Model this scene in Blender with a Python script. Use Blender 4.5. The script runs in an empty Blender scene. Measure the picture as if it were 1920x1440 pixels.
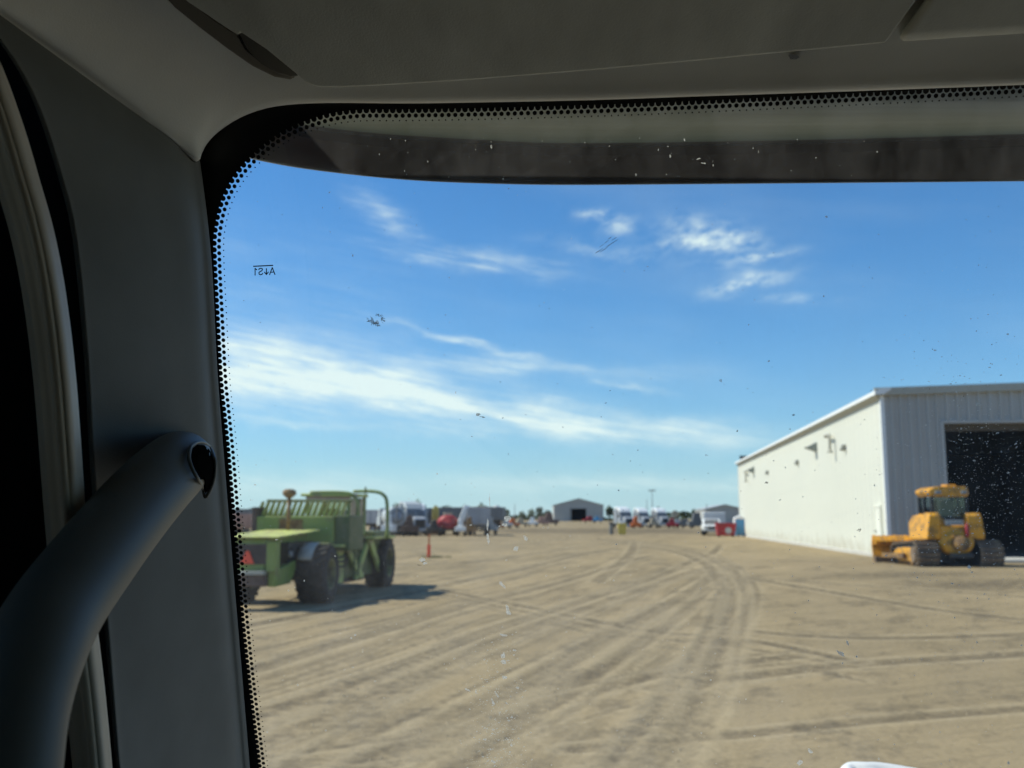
import bpy, math, random
import numpy as np
from mathutils import Vector, Matrix
random.seed(7)
rng = np.random.default_rng(7)
R = math.radians
scene = bpy.context.scene
COL = scene.collection

# ------------------------------------------------------------------ camera
F_PX, ZC, PITCH = 1800.0, 2.45, R(7.97)
cam_d = bpy.data.cameras.new("camera")
cam = bpy.data.objects.new("camera", cam_d)
COL.objects.link(cam)
cam.location = (0, 0, ZC)
cam.rotation_euler = (R(90) + PITCH, 0, 0)
cam_d.sensor_width = 36.0
cam_d.lens = 36.0 * F_PX / 1920.0
cam_d.clip_start = 0.02
cam_d.clip_end = 9000
cam_d.dof.use_dof = True
cam_d.dof.focus_distance = 0.69
cam_d.dof.aperture_fstop = 13.0
scene.camera = cam
CF = Vector((0, math.cos(PITCH), math.sin(PITCH)))
CU = Vector((0, -math.sin(PITCH), math.cos(PITCH)))
CR = Vector((1, 0, 0))
CO = Vector((0, 0, ZC))
def ray(px, py):
    return CF + CR * ((px - 960) / F_PX) + CU * ((720 - py) / F_PX)
def P(px, py, d):
    """point of the place seen at photo pixel (px,py), d metres ahead of the lens"""
    return CO + ray(px, py) * d

# ------------------------------------------------------------------ sun and sky
SUN_EL, SUN_AZ = R(47), R(-78)          # azimuth clockwise from +Y
sun_dir = Vector((math.sin(SUN_AZ) * math.cos(SUN_EL), math.cos(SUN_AZ) * math.cos(SUN_EL), math.sin(SUN_EL)))
sd = bpy.data.lights.new("sun", 'SUN')
sd.energy = 5.0
sd.angle = R(0.53)
sd.color = (1.0, 0.95, 0.86)
so = bpy.data.objects.new("sun", sd)
COL.objects.link(so)
so.location = (0, 0, 60)
so.rotation_euler = sun_dir.to_track_quat('Z', 'Y').to_euler()

scene.view_settings.view_transform = 'Standard'
scene.view_settings.look = 'None'
scene.view_settings.exposure = 0.1
scene.view_settings.gamma = 1.0
scene.view_settings.use_curve_mapping = False
scene.cycles.use_denoising = True
scene.cycles.max_bounces = 10
scene.cycles.diffuse_bounces = 6
scene.cycles.transparent_max_bounces = 24
scene.cycles.sample_clamp_indirect = 6.0
scene.cycles.caustics_reflective = False
scene.cycles.caustics_refractive = False

SKY_STRENGTH = 0.105
world = bpy.data.worlds.new("World")
scene.world = world
world.use_nodes = True
wn, wl = world.node_tree.nodes, world.node_tree.links
wn.clear()
w_out = wn.new('ShaderNodeOutputWorld')
w_bg = wn.new('ShaderNodeBackground')
w_bg.inputs['Strength'].default_value = SKY_STRENGTH
wl.new(w_bg.outputs[0], w_out.inputs[0])
sky = wn.new('ShaderNodeTexSky')
sky.sky_type = 'NISHITA'
sky.sun_disc = False
sky.sun_elevation = SUN_EL
sky.sun_rotation = SUN_AZ
sky.altitude = 400
sky.air_density = 1.15
sky.dust_density = 0.5
sky.ozone_density = 3.0
def wval(x, sock):
    if isinstance(x, (int, float)):
        sock.default_value = x
    else:
        wl.new(x, sock)
def wm(op, a, b=None, c=None):
    n = wn.new('ShaderNodeMath'); n.operation = op
    wval(a, n.inputs[0])
    if b is not None: wval(b, n.inputs[1])
    if c is not None: wval(c, n.inputs[2])
    return n.outputs[0]
tc = wn.new('ShaderNodeTexCoord')
sx = wn.new('ShaderNodeSeparateXYZ')
wl.new(tc.outputs['Generated'], sx.inputs[0])
AZ = wm('ARCTAN2', sx.outputs[0], sx.outputs[1])
EL = wm('ARCSINE', sx.outputs[2])
def wnoise(scale, sx_, sy_, detail, rough, off, rot=0.0):
    cx = wn.new('ShaderNodeCombineXYZ')
    c, s = math.cos(rot), math.sin(rot)
    u = wm('ADD', wm('MULTIPLY', AZ, c), wm('MULTIPLY', EL, s))
    v = wm('SUBTRACT', wm('MULTIPLY', EL, c), wm('MULTIPLY', AZ, s))
    wl.new(wm('MULTIPLY_ADD', u, sx_, off), cx.inputs[0])
    wl.new(wm('MULTIPLY', v, sy_), cx.inputs[1])
    n = wn.new('ShaderNodeTexNoise')
    n.inputs['Scale'].default_value = scale
    n.inputs['Detail'].default_value = detail
    n.inputs['Roughness'].default_value = rough
    wl.new(cx.outputs[0], n.inputs['Vector'])
    return n.outputs['Fac']
n_warp1 = wnoise(14, 1, 1.6, 3, .55, 3.1)
n_warp2 = wnoise(14, 1, 1.6, 3, .55, 17.7)
n_fine = wnoise(9, 1.0, 4.5, 7, .62, 5.0, R(-10))
n_cell = wnoise(26, 1.0, 2.0, 6, .6, 9.0, R(12))
n_fib = wnoise(22, .45, 7.0, 8, .66, 31.0, R(-9))
n_soft = wnoise(3.0, 1, 4, 4, .5, 1.0, R(-8))
AZW = wm('MULTIPLY_ADD', wm('SUBTRACT', n_warp1, .5), .050, AZ)
ELW = wm('MULTIPLY_ADD', wm('SUBTRACT', n_warp2, .5), .034, EL)
def cloud(px, py, L, W, ang, amp):
    d = ray(px, py).normalized()
    a0, e0 = math.atan2(d.x, d.y), math.asin(d.z)
    c, s = math.cos(R(-ang)), math.sin(R(-ang))
    da, de = wm('SUBTRACT', AZW, a0), wm('SUBTRACT', ELW, e0)
    u = wm('MULTIPLY', wm('ADD', wm('MULTIPLY', da, c), wm('MULTIPLY', de, s)), F_PX / L)
    v = wm('MULTIPLY', wm('SUBTRACT', wm('MULTIPLY', de, c), wm('MULTIPLY', da, s)), F_PX / W)
    r2 = wm('ADD', wm('MULTIPLY', u, u), wm('MULTIPLY', v, v))
    return wm('MULTIPLY', wm('POWER', 2.718, wm('MULTIPLY', r2, -1.0)), amp)
def csum(items):
    t = None
    for it in items:
        g = cloud(*it)
        t = g if t is None else wm('ADD', t, g)
    return t
soft = csum([(530, 702, 270, 56, 4, 1.2), (850, 758, 290, 30, 8, .95), (1180, 803, 250, 24, 5, .8),
             (1010, 690, 210, 15, 4, .5), (600, 797, 260, 9, 2, .34), (480, 910, 420, 24, 0, .4),
             (1240, 908, 320, 15, 0, .34), (420, 560, 330, 120, 0, .12)])
wisp = csum([(735, 425, 70, 24, 36, .75), (890, 488, 150, 15, 6, .75), (850, 634, 70, 6, 10, .85), (905, 652, 35, 5, 12, .6),
             (1180, 722, 70, 7, 13, .55), (700, 604, 60, 9, 6, .18), (980, 668, 60, 6, 8, .4)])
cell = csum([(1130, 410, 46, 16, 18, 1.0), (1340, 440, 80, 24, 10, 1.0), (1290, 460, 60, 12, 2, .6), (1410, 486, 70, 9, -6, .9),
             (1395, 530, 62, 14, -6, .8), (1470, 560, 80, 9, 3, .3), (1120, 470, 120, 18, 10, .22)])
def wramp(x, lo, hi):
    n = wn.new('ShaderNodeMapRange'); n.interpolation_type = 'SMOOTHSTEP'
    wl.new(x, n.inputs['Value'])
    n.inputs['From Min'].default_value = lo; n.inputs['From Max'].default_value = hi
    return n.outputs['Result']
front = wm('GREATER_THAN', sx.outputs[1], 0.25)
dens = wm('MULTIPLY', soft, wm('MULTIPLY', wm('MULTIPLY_ADD', wramp(n_fine, .30, .72), .85, .34), wm('MULTIPLY_ADD', wramp(n_fib, .30, .66), .60, .55)))
dens = wm('ADD', dens, wm('MULTIPLY', wisp, wm('MULTIPLY', wm('MULTIPLY_ADD', wramp(n_fine, .36, .70), 1.0, .16), wm('MULTIPLY_ADD', wramp(n_fib, .32, .64), .75, .42))))
dens = wm('ADD', dens, wm('MULTIPLY', cell, wramp(n_cell, .36, .68)))
thin = wm('MULTIPLY', wramp(n_soft, .42, .8), .09)
dens = wm('ADD', dens, thin)
dens = wm('MULTIPLY', wm('MINIMUM', dens, .94), wramp(EL, .0, .03))
haze = wm('MULTIPLY', wm('POWER', 2.718, wm('MULTIPLY', wm('MAXIMUM', EL, 0.0), -11.0)), .70)
mix0 = wn.new('ShaderNodeMix'); mix0.data_type = 'RGBA'
wl.new(haze, mix0.inputs['Factor'])
tint = wn.new('ShaderNodeMix'); tint.data_type = 'RGBA'; tint.blend_type = 'MULTIPLY'
tint.inputs['Factor'].default_value = 1.0
wl.new(sky.outputs[0], tint.inputs['A'])
tint.inputs['B'].default_value = (.41, .88, 1.36, 1)
wl.new(tint.outputs['Result'], mix0.inputs['A'])
HZ = 1.0 / SKY_STRENGTH
mix0.inputs['B'].default_value = (.62 * HZ, .81 * HZ, .97 * HZ, 1)
mix1 = wn.new('ShaderNodeMix'); mix1.data_type = 'RGBA'
wl.new(dens, mix1.inputs['Factor'])
wl.new(mix0.outputs['Result'], mix1.inputs['A'])
mix1.inputs['B'].default_value = (.80 * HZ, .94 * HZ, 1.0 * HZ, 1)
wl.new(mix1.outputs['Result'], w_bg.inputs['Color'])

# ------------------------------------------------------------------ materials
MATS = {}
def mat(name, color, rough=.6, metal=0.0, var=.12, scale=6.0, bump=0.0, bscale=60.0, color2=None, thresh=(.45, .62), spec=.5, stretch=(1, 1, 1)):
    if name in MATS: return MATS[name]
    m = bpy.data.materials.new(name); m.use_nodes = True
    nt = m.node_tree; n, l = nt.nodes, nt.links
    b = n['Principled BSDF']
    b.inputs['Roughness'].default_value = rough
    b.inputs['Metallic'].default_value = metal
    b.inputs['Specular IOR Level'].default_value = spec
    t = n.new('ShaderNodeTexCoord')
    mp = n.new('ShaderNodeMapping'); mp.inputs['Scale'].default_value = stretch
    l.new(t.outputs['Object'], mp.inputs[0])
    nz = n.new('ShaderNodeTexNoise'); nz.inputs['Scale'].default_value = scale; nz.inputs['Detail'].default_value = 5
    l.new(mp.outputs[0], nz.inputs['Vector'])
    mr = n.new('ShaderNodeMapRange')
    if color2 is None:
        mr.inputs['From Min'].default_value = .3; mr.inputs['From Max'].default_value = .7
        c1 = tuple(max(0, c * (1 - var)) for c in color); c2 = tuple(min(1, c * (1 + var)) for c in color)
    else:
        mr.inputs['From Min'].default_value, mr.inputs['From Max'].default_value = thresh
        c1, c2 = color, color2
    l.new(nz.outputs['Fac'], mr.inputs['Value'])
    mx = n.new('ShaderNodeMix'); mx.data_type = 'RGBA'
    l.new(mr.outputs[0], mx.inputs['Factor'])
    mx.inputs['A'].default_value = (*c1, 1); mx.inputs['B'].default_value = (*c2, 1)
    l.new(mx.outputs['Result'], b.inputs['Base Color'])
    if bump:
        nb = n.new('ShaderNodeTexNoise'); nb.inputs['Scale'].default_value = bscale; nb.inputs['Detail'].default_value = 3
        l.new(t.outputs['Object'], nb.inputs['Vector'])
        bp = n.new('ShaderNodeBump'); bp.inputs['Strength'].default_value = bump; bp.inputs['Distance'].default_value = .3 / bscale
        l.new(nb.outputs['Fac'], bp.inputs['Height'])
        l.new(bp.outputs[0], b.inputs['Normal'])
    MATS[name] = m
    return m
def M(n): return MATS[n]
# cab
mat('trim_grey', (.175, .182, .172), .62, var=.13, scale=14, bump=.35, bscale=900, spec=.3)
mat('header_beige', (.76, .77, .74), .66, var=.10, scale=9, bump=.35, bscale=900, spec=.3)
mat('lid_fabric', (.54, .56, .53), .72, var=.16, scale=26, bump=.5, bscale=700, spec=.25, stretch=(1, .35, 1))
mat('seal_rubber', (.62, .55, .45), .42, var=.1, scale=20)
mat('black_vinyl', (.012, .013, .015), .6, var=.1)
mat('black_plastic', (.02, .021, .022), .45, var=.1)
mat('pocket_shade_black', (.006, .006, .006), .95, var=.02, spec=.0)  # black that paints the shade inside the handle pocket
mat('handle_plastic', (.165, .168, .158), .48, var=.07, scale=15, bump=.25, bscale=1200, spec=.45)
mat('frit_black', (.004, .004, .005), .35, var=.05)
mat('cab_dark', (.08, .08, .078), .8, var=.1)
mat('visor_green', (.115, .165, .145), .5, var=.12, scale=12, stretch=(1, 4, 4))
mat('visor_black', (.02, .026, .025), .5, var=.2)
mat('visor_brown', (.105, .085, .075), .5, color2=(.17, .075, .055), thresh=(.45, .7), scale=1.6, stretch=(1, 4, 4))
mat('white_paint', (.80, .81, .80), .35, var=.03)
mat('chrome', (.7, .72, .75), .15, 1.0, var=.03)
# machines
mat('green_paint', (.25, .32, .075), .6, color2=(.22, .20, .085), thresh=(.52, .70), scale=2.6)
mat('green_dark', (.10, .135, .045), .6, color2=(.18, .17, .08), thresh=(.45, .75), scale=3)
mat('green_worn_lit', (.50, .54, .15), .6, color2=(.26, .19, .13), thresh=(.5, .66), scale=2.6)  # worn green, brightened to paint sunlit tops and highlights
mat('rust', (.17, .085, .035), .85, color2=(.27, .17, .07), thresh=(.4, .6), scale=8)
mat('rust_dark', (.105, .068, .055), .8, var=.25, scale=5)
mat('tyre', (.022, .022, .022), .9, color2=(.055, .052, .046), thresh=(.45, .7), scale=4)
mat('tyre_dusty', (.42, .39, .33), .9, var=.15, scale=5)  # pale tone paints sunlight on the mudguard
mat('rim_yellow', (.24, .23, .08), .75, color2=(.09, .08, .05), thresh=(.42, .62), scale=3)
mat('dark_steel', (.035, .036, .036), .6, var=.2)
mat('steel_grey', (.25, .26, .27), .5, var=.15)
mat('orange_red', (1.0, .09, .035), .55, var=.03)
mat('dozer_yellow', (.72, .34, .025), .42, color2=(.27, .15, .045), thresh=(.46, .66), scale=3.2)
mat('dozer_dirty', (.30, .17, .05), .75, color2=(.11, .07, .045), thresh=(.42, .62), scale=3.2)
mat('track_steel', (.13, .088, .06), .75, color2=(.24, .18, .12), thresh=(.4, .65), scale=6)
mat('red_paint', (.36, .022, .03), .55, color2=(.24, .04, .04), thresh=(.45, .7), scale=1.5)
mat('blue_paint', (.10, .34, .58), .5, var=.1)
mat('orange_paint', (.60, .16, .04), .6, var=.15)
mat('yellow_paint', (.60, .48, .10), .55, var=.12)
mat('grey_body', (.30, .32, .35), .5, var=.12, scale=1.0)
mat('light_body', (.42, .45, .46), .5, var=.1, scale=1.0)
mat('brown_body', (.12, .065, .055), .7, var=.2)
mat('pink_body', (.40, .23, .18), .7, var=.2, scale=1.2)
mat('tan_body', (.42, .36, .26), .7, var=.15)
mat('slate_body', (.15, .155, .155), .6, var=.2)
# warehouse
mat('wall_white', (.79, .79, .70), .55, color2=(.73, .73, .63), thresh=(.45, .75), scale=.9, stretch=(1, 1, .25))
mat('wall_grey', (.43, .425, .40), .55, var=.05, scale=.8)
mat('wall_far', (.44, .43, .40), .6, var=.06, scale=.4)
mat('trim_white', (.82, .83, .82), .45, var=.03)
mat('trim_olive', (.40, .39, .33), .5, var=.06)
mat('roof_metal', (.45, .46, .46), .45, var=.06)
mat('concrete', (.52, .50, .45), .85, var=.1, scale=3, bump=.2, bscale=40)
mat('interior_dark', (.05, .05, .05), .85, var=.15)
mat('door_wood', (.10, .085, .065), .8, var=.2)
mat('lamp_metal', (.26, .26, .22), .5, var=.1)
mat('vent_metal', (.22, .25, .24), .5, var=.1)
mat('foliage', (.055, .085, .04), .8, color2=(.11, .13, .06), thresh=(.4, .65), scale=3)
mat('bark', (.10, .08, .06), .9, var=.2)
mat('grass_blade', (.14, .17, .06), .8, var=.25, scale=10)
mat('dust_speck', (.62, .62, .58), .9, var=.1)

def glass_mat(name, tint, dust):
    m = bpy.data.materials.new(name); m.use_nodes = True
    n, l = m.node_tree.nodes, m.node_tree.links
    n.clear()
    o = n.new('ShaderNodeOutputMaterial')
    tr = n.new('ShaderNodeBsdfTransparent'); tr.inputs[0].default_value = (*tint, 1)
    gl = n.new('ShaderNodeBsdfGlossy'); gl.inputs['Roughness'].default_value = .02
    fr = n.new('ShaderNodeFresnel'); fr.inputs['IOR'].default_value = 1.45
    mx = n.new('ShaderNodeMixShader')
    l.new(fr.outputs[0], mx.inputs[0]); l.new(tr.outputs[0], mx.inputs[1]); l.new(gl.outputs[0], mx.inputs[2])
    last = mx
    if dust:
        tl = n.new('ShaderNodeBsdfTranslucent'); tl.inputs[0].default_value = (.75, .74, .68, 1)
        t = n.new('ShaderNodeTexCoord')
        mp = n.new('ShaderNodeMapping'); mp.inputs['Scale'].default_value = (5, 5, 1.6)
        l.new(t.outputs['Object'], mp.inputs[0])
        nz = n.new('ShaderNodeTexNoise'); nz.inputs['Scale'].default_value = 5; nz.inputs['Detail'].default_value = 8
        nz.inputs['Roughness'].default_value = .7
        l.new(mp.outputs[0], nz.inputs['Vector'])
        mr = n.new('ShaderNodeMapRange'); l.new(nz.outputs['Fac'], mr.inputs['Value'])
        mr.inputs['From Min'].default_value = .35; mr.inputs['From Max'].default_value = .8
        mr.inputs['To Min'].default_value = dust * .35; mr.inputs['To Max'].default_value = dust * 1.9
        vd = n.new('ShaderNodeVectorMath'); vd.operation = 'DISTANCE'
        l.new(t.outputs['Object'], vd.inputs[0]); vd.inputs[1].default_value = (-.30, 1.32, ZC - .55)
        n1 = n.new('ShaderNodeTexNoise'); n1.noise_dimensions = '1D'; n1.inputs['Scale'].default_value = 130; n1.inputs['Detail'].default_value = 5
        l.new(vd.outputs['Value'], n1.inputs['W'])
        r1_ = n.new('ShaderNodeMapRange'); l.new(n1.outputs['Fac'], r1_.inputs['Value']); r1_.inputs['From Min'].default_value = .58; r1_.inputs['From Max'].default_value = .75
        r1_.inputs['To Max'].default_value = dust * .25
        ad = n.new('ShaderNodeMath'); l.new(mr.outputs[0], ad.inputs[0]); l.new(r1_.outputs[0], ad.inputs[1])
        m2 = n.new('ShaderNodeMixShader')
        l.new(ad.outputs[0], m2.inputs[0]); l.new(mx.outputs[0], m2.inputs[1]); l.new(tl.outputs[0], m2.inputs[2])
        last = m2
    l.new(last.outputs[0], o.inputs[0])
    MATS[name] = m
glass_mat('windshield_glass', (.965, .985, .905), .036)
glass_mat('side_glass', (.84, .85, .77), 0)
def speck_mat(name, c1, c2, lo, hi):
    m = bpy.data.materials.new(name); m.use_nodes = True
    n, l = m.node_tree.nodes, m.node_tree.links
    n.clear()
    o = n.new('ShaderNodeOutputMaterial')
    a = n.new('ShaderNodeBsdfDiffuse'); a.inputs[0].default_value = (*c1, 1)
    b = n.new('ShaderNodeBsdfTranslucent'); b.inputs[0].default_value = (*c2, 1)
    c = n.new('ShaderNodeBsdfTransparent')
    t = n.new('ShaderNodeTexCoord'); nz = n.new('ShaderNodeTexNoise'); nz.inputs['Scale'].default_value = 700
    l.new(t.outputs['Object'], nz.inputs['Vector'])
    m1 = n.new('ShaderNodeMixShader'); m1.inputs[0].default_value = .6
    l.new(a.outputs[0], m1.inputs[1]); l.new(b.outputs[0], m1.inputs[2])
    m2 = n.new('ShaderNodeMixShader')
    mr = n.new('ShaderNodeMapRange'); l.new(nz.outputs['Fac'], mr.inputs['Value'])
    mr.inputs['From Min'].default_value = .3; mr.inputs['From Max'].default_value = .7
    mr.inputs['To Min'].default_value = lo; mr.inputs['To Max'].default_value = hi
    l.new(mr.outputs[0], m2.inputs[0]); l.new(c.outputs[0], m2.inputs[1]); l.new(m1.outputs[0], m2.inputs[2])
    l.new(m2.outputs[0], o.inputs[0])
    MATS[name] = m
speck_mat('speck', (.80, .80, .76), (.85, .85, .80), .35, 1.0)
speck_mat('bug_dark', (.16, .12, .08), (.22, .17, .11), .35, .95)

# ------------------------------------------------------------------ mesh helpers
class MB:
    """collects shapes, builds ONE mesh object"""
    def __init__(self): self.v = []; self.f = []
    def add(self, vs, fs):
        o = len(self.v); self.v += [tuple(p) for p in vs]; self.f += [tuple(i + o for i in q) for q in fs]; return self
    def box(self, c, s, rot=None):
        hx, hy, hz = s[0] / 2, s[1] / 2, s[2] / 2
        vs = [Vector((x, y, z)) for x in (-hx, hx) for y in (-hy, hy) for z in (-hz, hz)]
        if rot is not None: vs = [rot @ p for p in vs]
        vs = [p + Vector(c) for p in vs]
        return self.add(vs, [(0, 1, 3, 2), (4, 6, 7, 5), (0, 4, 5, 1), (2, 3, 7, 6), (0, 2, 6, 4), (1, 5, 7, 3)])
    def b(self, x0, x1, y0, y1, z0, z1):
        return self.box(((x0 + x1) / 2, (y0 + y1) / 2, (z0 + z1) / 2), (x1 - x0, y1 - y0, z1 - z0))
    def prism(self, poly, a, b_, axis='x'):
        """poly: 2-D outline; extruded along axis from a to b_"""
        def mk(p, t):
            return {'x': (t, p[0], p[1]), 'y': (p[0], t, p[1]), 'z': (p[0], p[1], t)}[axis]
        n = len(poly)
        vs = [mk(p, a) for p in poly] + [mk(p, b_) for p in poly]
        fs = [tuple(range(n))[::-1], tuple(range(n, 2 * n))] + [(i, (i + 1) % n, n + (i + 1) % n, n + i) for i in range(n)]
        return self.add(vs, fs)
    def tube(self, path, r, n=10, caps=True, prof=None):
        path = [Vector(p) for p in path]
        rs = r if isinstance(r, (list, tuple)) else [r] * len(path)
        rings = []; up = Vector((0, 0, 1)); prev = None
        for i, p in enumerate(path):
            t = (path[min(i + 1, len(path) - 1)] - path[max(i - 1, 0)]).normalized()
            if prev is None:
                a = t.cross(up)
                if a.length < .05: a = t.cross(Vector((0, 1, 0)))
            else:
                a = prev - t * prev.dot(t)
            a.normalize(); prev = a; bb = t.cross(a)
            if prof: rings.append([p + (a * q[0] + bb * q[1]) * rs[i] for q in prof])
            else: rings.append([p + (a * math.cos(2 * math.pi * k / n) + bb * math.sin(2 * math.pi * k / n)) * rs[i] for k in range(n)])
        n = len(rings[0])
        vs = [q for ring in rings for q in ring]
        fs = [(i * n + k, i * n + (k + 1) % n, (i + 1) * n + (k + 1) % n, (i + 1) * n + k) for i in range(len(rings) - 1) for k in range(n)]
        if caps: fs += [tuple(range(n))[::-1], tuple(range((len(rings) - 1) * n, len(rings) * n))]
        return self.add(vs, fs)
    def cyl(self, p0, p1, r0, r1=None, n=16): return self.tube([p0, p1], [r0, r0 if r1 is None else r1], n)
    def ring(self, c, prof, n=24, axis='x'):
        """lathe: prof = (radius, offset along the axis) closed outline"""
        k = len(prof); vs = []
        for i in range(n):
            a = 2 * math.pi * i / n
            for r, t in prof:
                u, w = r * math.cos(a), r * math.sin(a)
                vs.append({'x': (c[0] + t, c[1] + u, c[2] + w), 'y': (c[0] + u, c[1] + t, c[2] + w), 'z': (c[0] + u, c[1] + w, c[2] + t)}[axis])
        fs = [(i * k + j, i * k + (j + 1) % k, ((i + 1) % n) * k + (j + 1) % k, ((i + 1) % n) * k + j) for i in range(n) for j in range(k)]
        return self.add(vs, fs)
    def grid(self, rows):
        w = len(rows[0]); vs = [p for r in rows for p in r]
        fs = [(i * w + j, i * w + j + 1, (i + 1) * w + j + 1, (i + 1) * w + j) for i in range(len(rows) - 1) for j in range(w - 1)]
        return self.add(vs, fs)
    def mesh(self, name, m, smooth=False):
        me = bpy.data.meshes.new(name)
        me.from_pydata(self.v, [], self.f)
        me.materials.append(M(m))
        if smooth: me.shade_smooth()
        me.update()
        return me
    def build(self, name, m, parent=None, smooth=False, bevel=0, seg=2, label=None):
        if parent is not None and 'shift' in parent:
            s = Vector(parent['shift'][:]); self.v = [tuple(Vector(p) - s) for p in self.v]
        o = bpy.data.objects.new(name, self.mesh(name, m, smooth))
        COL.objects.link(o)
        if parent is not None:
            o.parent = parent
            if 'gshift' in parent: o['gshift'] = 1
        if bevel:
            md = o.modifiers.new('bevel', 'BEVEL'); md.width = bevel; md.segments = seg; md.limit_method = 'ANGLE'; md.angle_limit = R(35)
            wn_ = o.modifiers.new('wn', 'WEIGHTED_NORMAL'); wn_.keep_sharp = True
            o.data.shade_smooth()
        if label: o['label'] = label
        return o
def thing(name, label, cat, loc=(0, 0, 0), rz=0.0, group=None):
    o = bpy.data.objects.new(name, None); COL.objects.link(o)
    o.empty_display_size = .3
    o.location = loc; o.rotation_euler = (0, 0, rz)
    o['label'] = label; o['category'] = cat
    if group: o['group'] = group
    return o
def tag(o, label, cat, group=None):
    o['label'] = label; o['category'] = cat
    if group: o['group'] = group
    return o
def dup(root, loc, rz, label, name=None):
    def cp(o, par):
        c = o.copy(); COL.objects.link(c)
        if par is not None: c.parent = par
        for ch in list(o.children): cp(ch, c)
        return c
    r = cp(root, None)
    r.location = loc; r.rotation_euler = (0, 0, rz); r['label'] = label
    return r
def catmull(pts, n):
    pts = [Vector(p) for p in pts]; out = []
    for i in range(len(pts) - 1):
        p0, p1, p2, p3 = pts[max(i - 1, 0)], pts[i], pts[i + 1], pts[min(i + 2, len(pts) - 1)]
        for k in range(n):
            t = k / n
            out.append(.5 * ((2 * p1) + (p2 - p0) * t + (2 * p0 - 5 * p1 + 4 * p2 - p3) * t * t + (3 * p1 - p0 - 3 * p2 + p3) * t ** 3))
    out.append(pts[-1]); return out
def resample(pts, step):
    out = [pts[0]]; acc = 0.0
    for a, b_ in zip(pts[:-1], pts[1:]):
        L = (b_ - a).length
        if L < 1e-9: continue
        t = step - acc
        while t <= L:
            out.append(a + (b_ - a) * (t / L)); t += step
        acc = (acc + L) % step if False else L - (t - step)
    return out

# ------------------------------------------------------------------ ground
def sstep(a, b_, x):
    t = np.clip((x - a) / (b_ - a), 0, 1); return t * t * (3 - 2 * t)
def gz_np(x, y):
    z = .62 * sstep(26, 58, y + 1.25 * np.clip(x, 0, 40)) + .75 * sstep(100, 420, y)
    z = z + .50 * np.exp(-((y - 135) / 9.0) ** 2) * sstep(-14, 0, x) * (1 - sstep(30, 45, x))
    return z
def gz(x, y): return float(gz_np(np.array(float(x)), np.array(float(y))))
def ground_pt(px, py):
    d = ray(px, py); z = .0
    for _ in range(12):
        t = (z - ZC) / d.z; p = CO + d * t; z = gz(p.x, p.y)
    return p
def axis(lo, hi, step, far_lo, far_hi, g=1.25):
    a = list(np.arange(lo, hi + 1e-6, step)); s = step
    x = hi
    while x < far_hi: s *= g; x += s; a.append(x)
    s = step; x = lo; pre = []
    while x > far_lo: s *= g; x -= s; pre.append(x)
    return np.array(pre[::-1] + a)
xs = axis(-16, 26, .11, -5000, 5000)
ys = axis(7, 50, .10, -900, 7000, 1.07)
GX, GY = np.meshgrid(xs, ys)
GZ = gz_np(GX, GY)
churn = np.zeros_like(GZ); pale = np.zeros_like(GZ); dh = np.zeros_like(GZ)
tracks = [
    [(430, 1430), (700, 1310), (900, 1215), (1100, 1140), (1250, 1088), (1335, 1062)],
    [(460, 1350), (750, 1250), (950, 1172), (1150, 1108), (1290, 1062)],
    [(430, 1270), (700, 1188), (900, 1130), (1100, 1078), (1220, 1042)],
    [(430, 1180), (640, 1140), (860, 1092), (1040, 1052), (1160, 1028)],
    [(620, 1470), (900, 1325), (1050, 1245), (1200, 1160), (1300, 1108), (1345, 1076)],
    [(800, 1480), (1000, 1340), (1150, 1240), (1280, 1150), (1335, 1100)],
    [(1130, 1500), (1270, 1330), (1330, 1220), (1358, 1140), (1358, 1095), (1320, 1055), (1240, 1030), (1120, 1012)],
    [(1190, 1500), (1310, 1330), (1360, 1220), (1384, 1140), (1382, 1092), (1345, 1050), (1262, 1026), (1140, 1009)],
    [(1080, 1405), (1400, 1376), (1650, 1350), (1960, 1326)],
    [(1240, 1290), (1600, 1246), (1960, 1224)],
    [(1230, 1056), (1500, 1100), (1750, 1142), (1960, 1166)],
    [(1350, 1178), (1600, 1196), (1960, 1188)],
    [(1120, 1120), (1240, 1080), (1330, 1040), (1350, 1022)],
    [(1420, 1084), (1650, 1100), (1960, 1122)],
    [(800, 1100), (1000, 1140), (1200, 1180), (1400, 1200), (1600, 1240)],
    [(760, 1060), (900, 1052), (1060, 1030), (1180, 1012)],
    [(740, 1030), (860, 1034), (1000, 1018), (1100, 1006)],
    [(1120, 1090), (1180, 1040), (1190, 1016)],
    [(520, 1440), (800, 1395), (1000, 1330), (1260, 1260), (1500, 1230)],
]
extra = []
for k in range(52):
    t = tracks[(k % 19) if k % 19 not in (8, 9, 10, 11, 12, 13) or k < 8 else (k * 7) % 8]; j = random.uniform(-1, 1)
    extra.append([(x + random.uniform(-25, 25), y + j * 40 * (max(y, 1010) - 990) / 250 + random.uniform(-3, 3)) for x, y in t])
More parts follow.
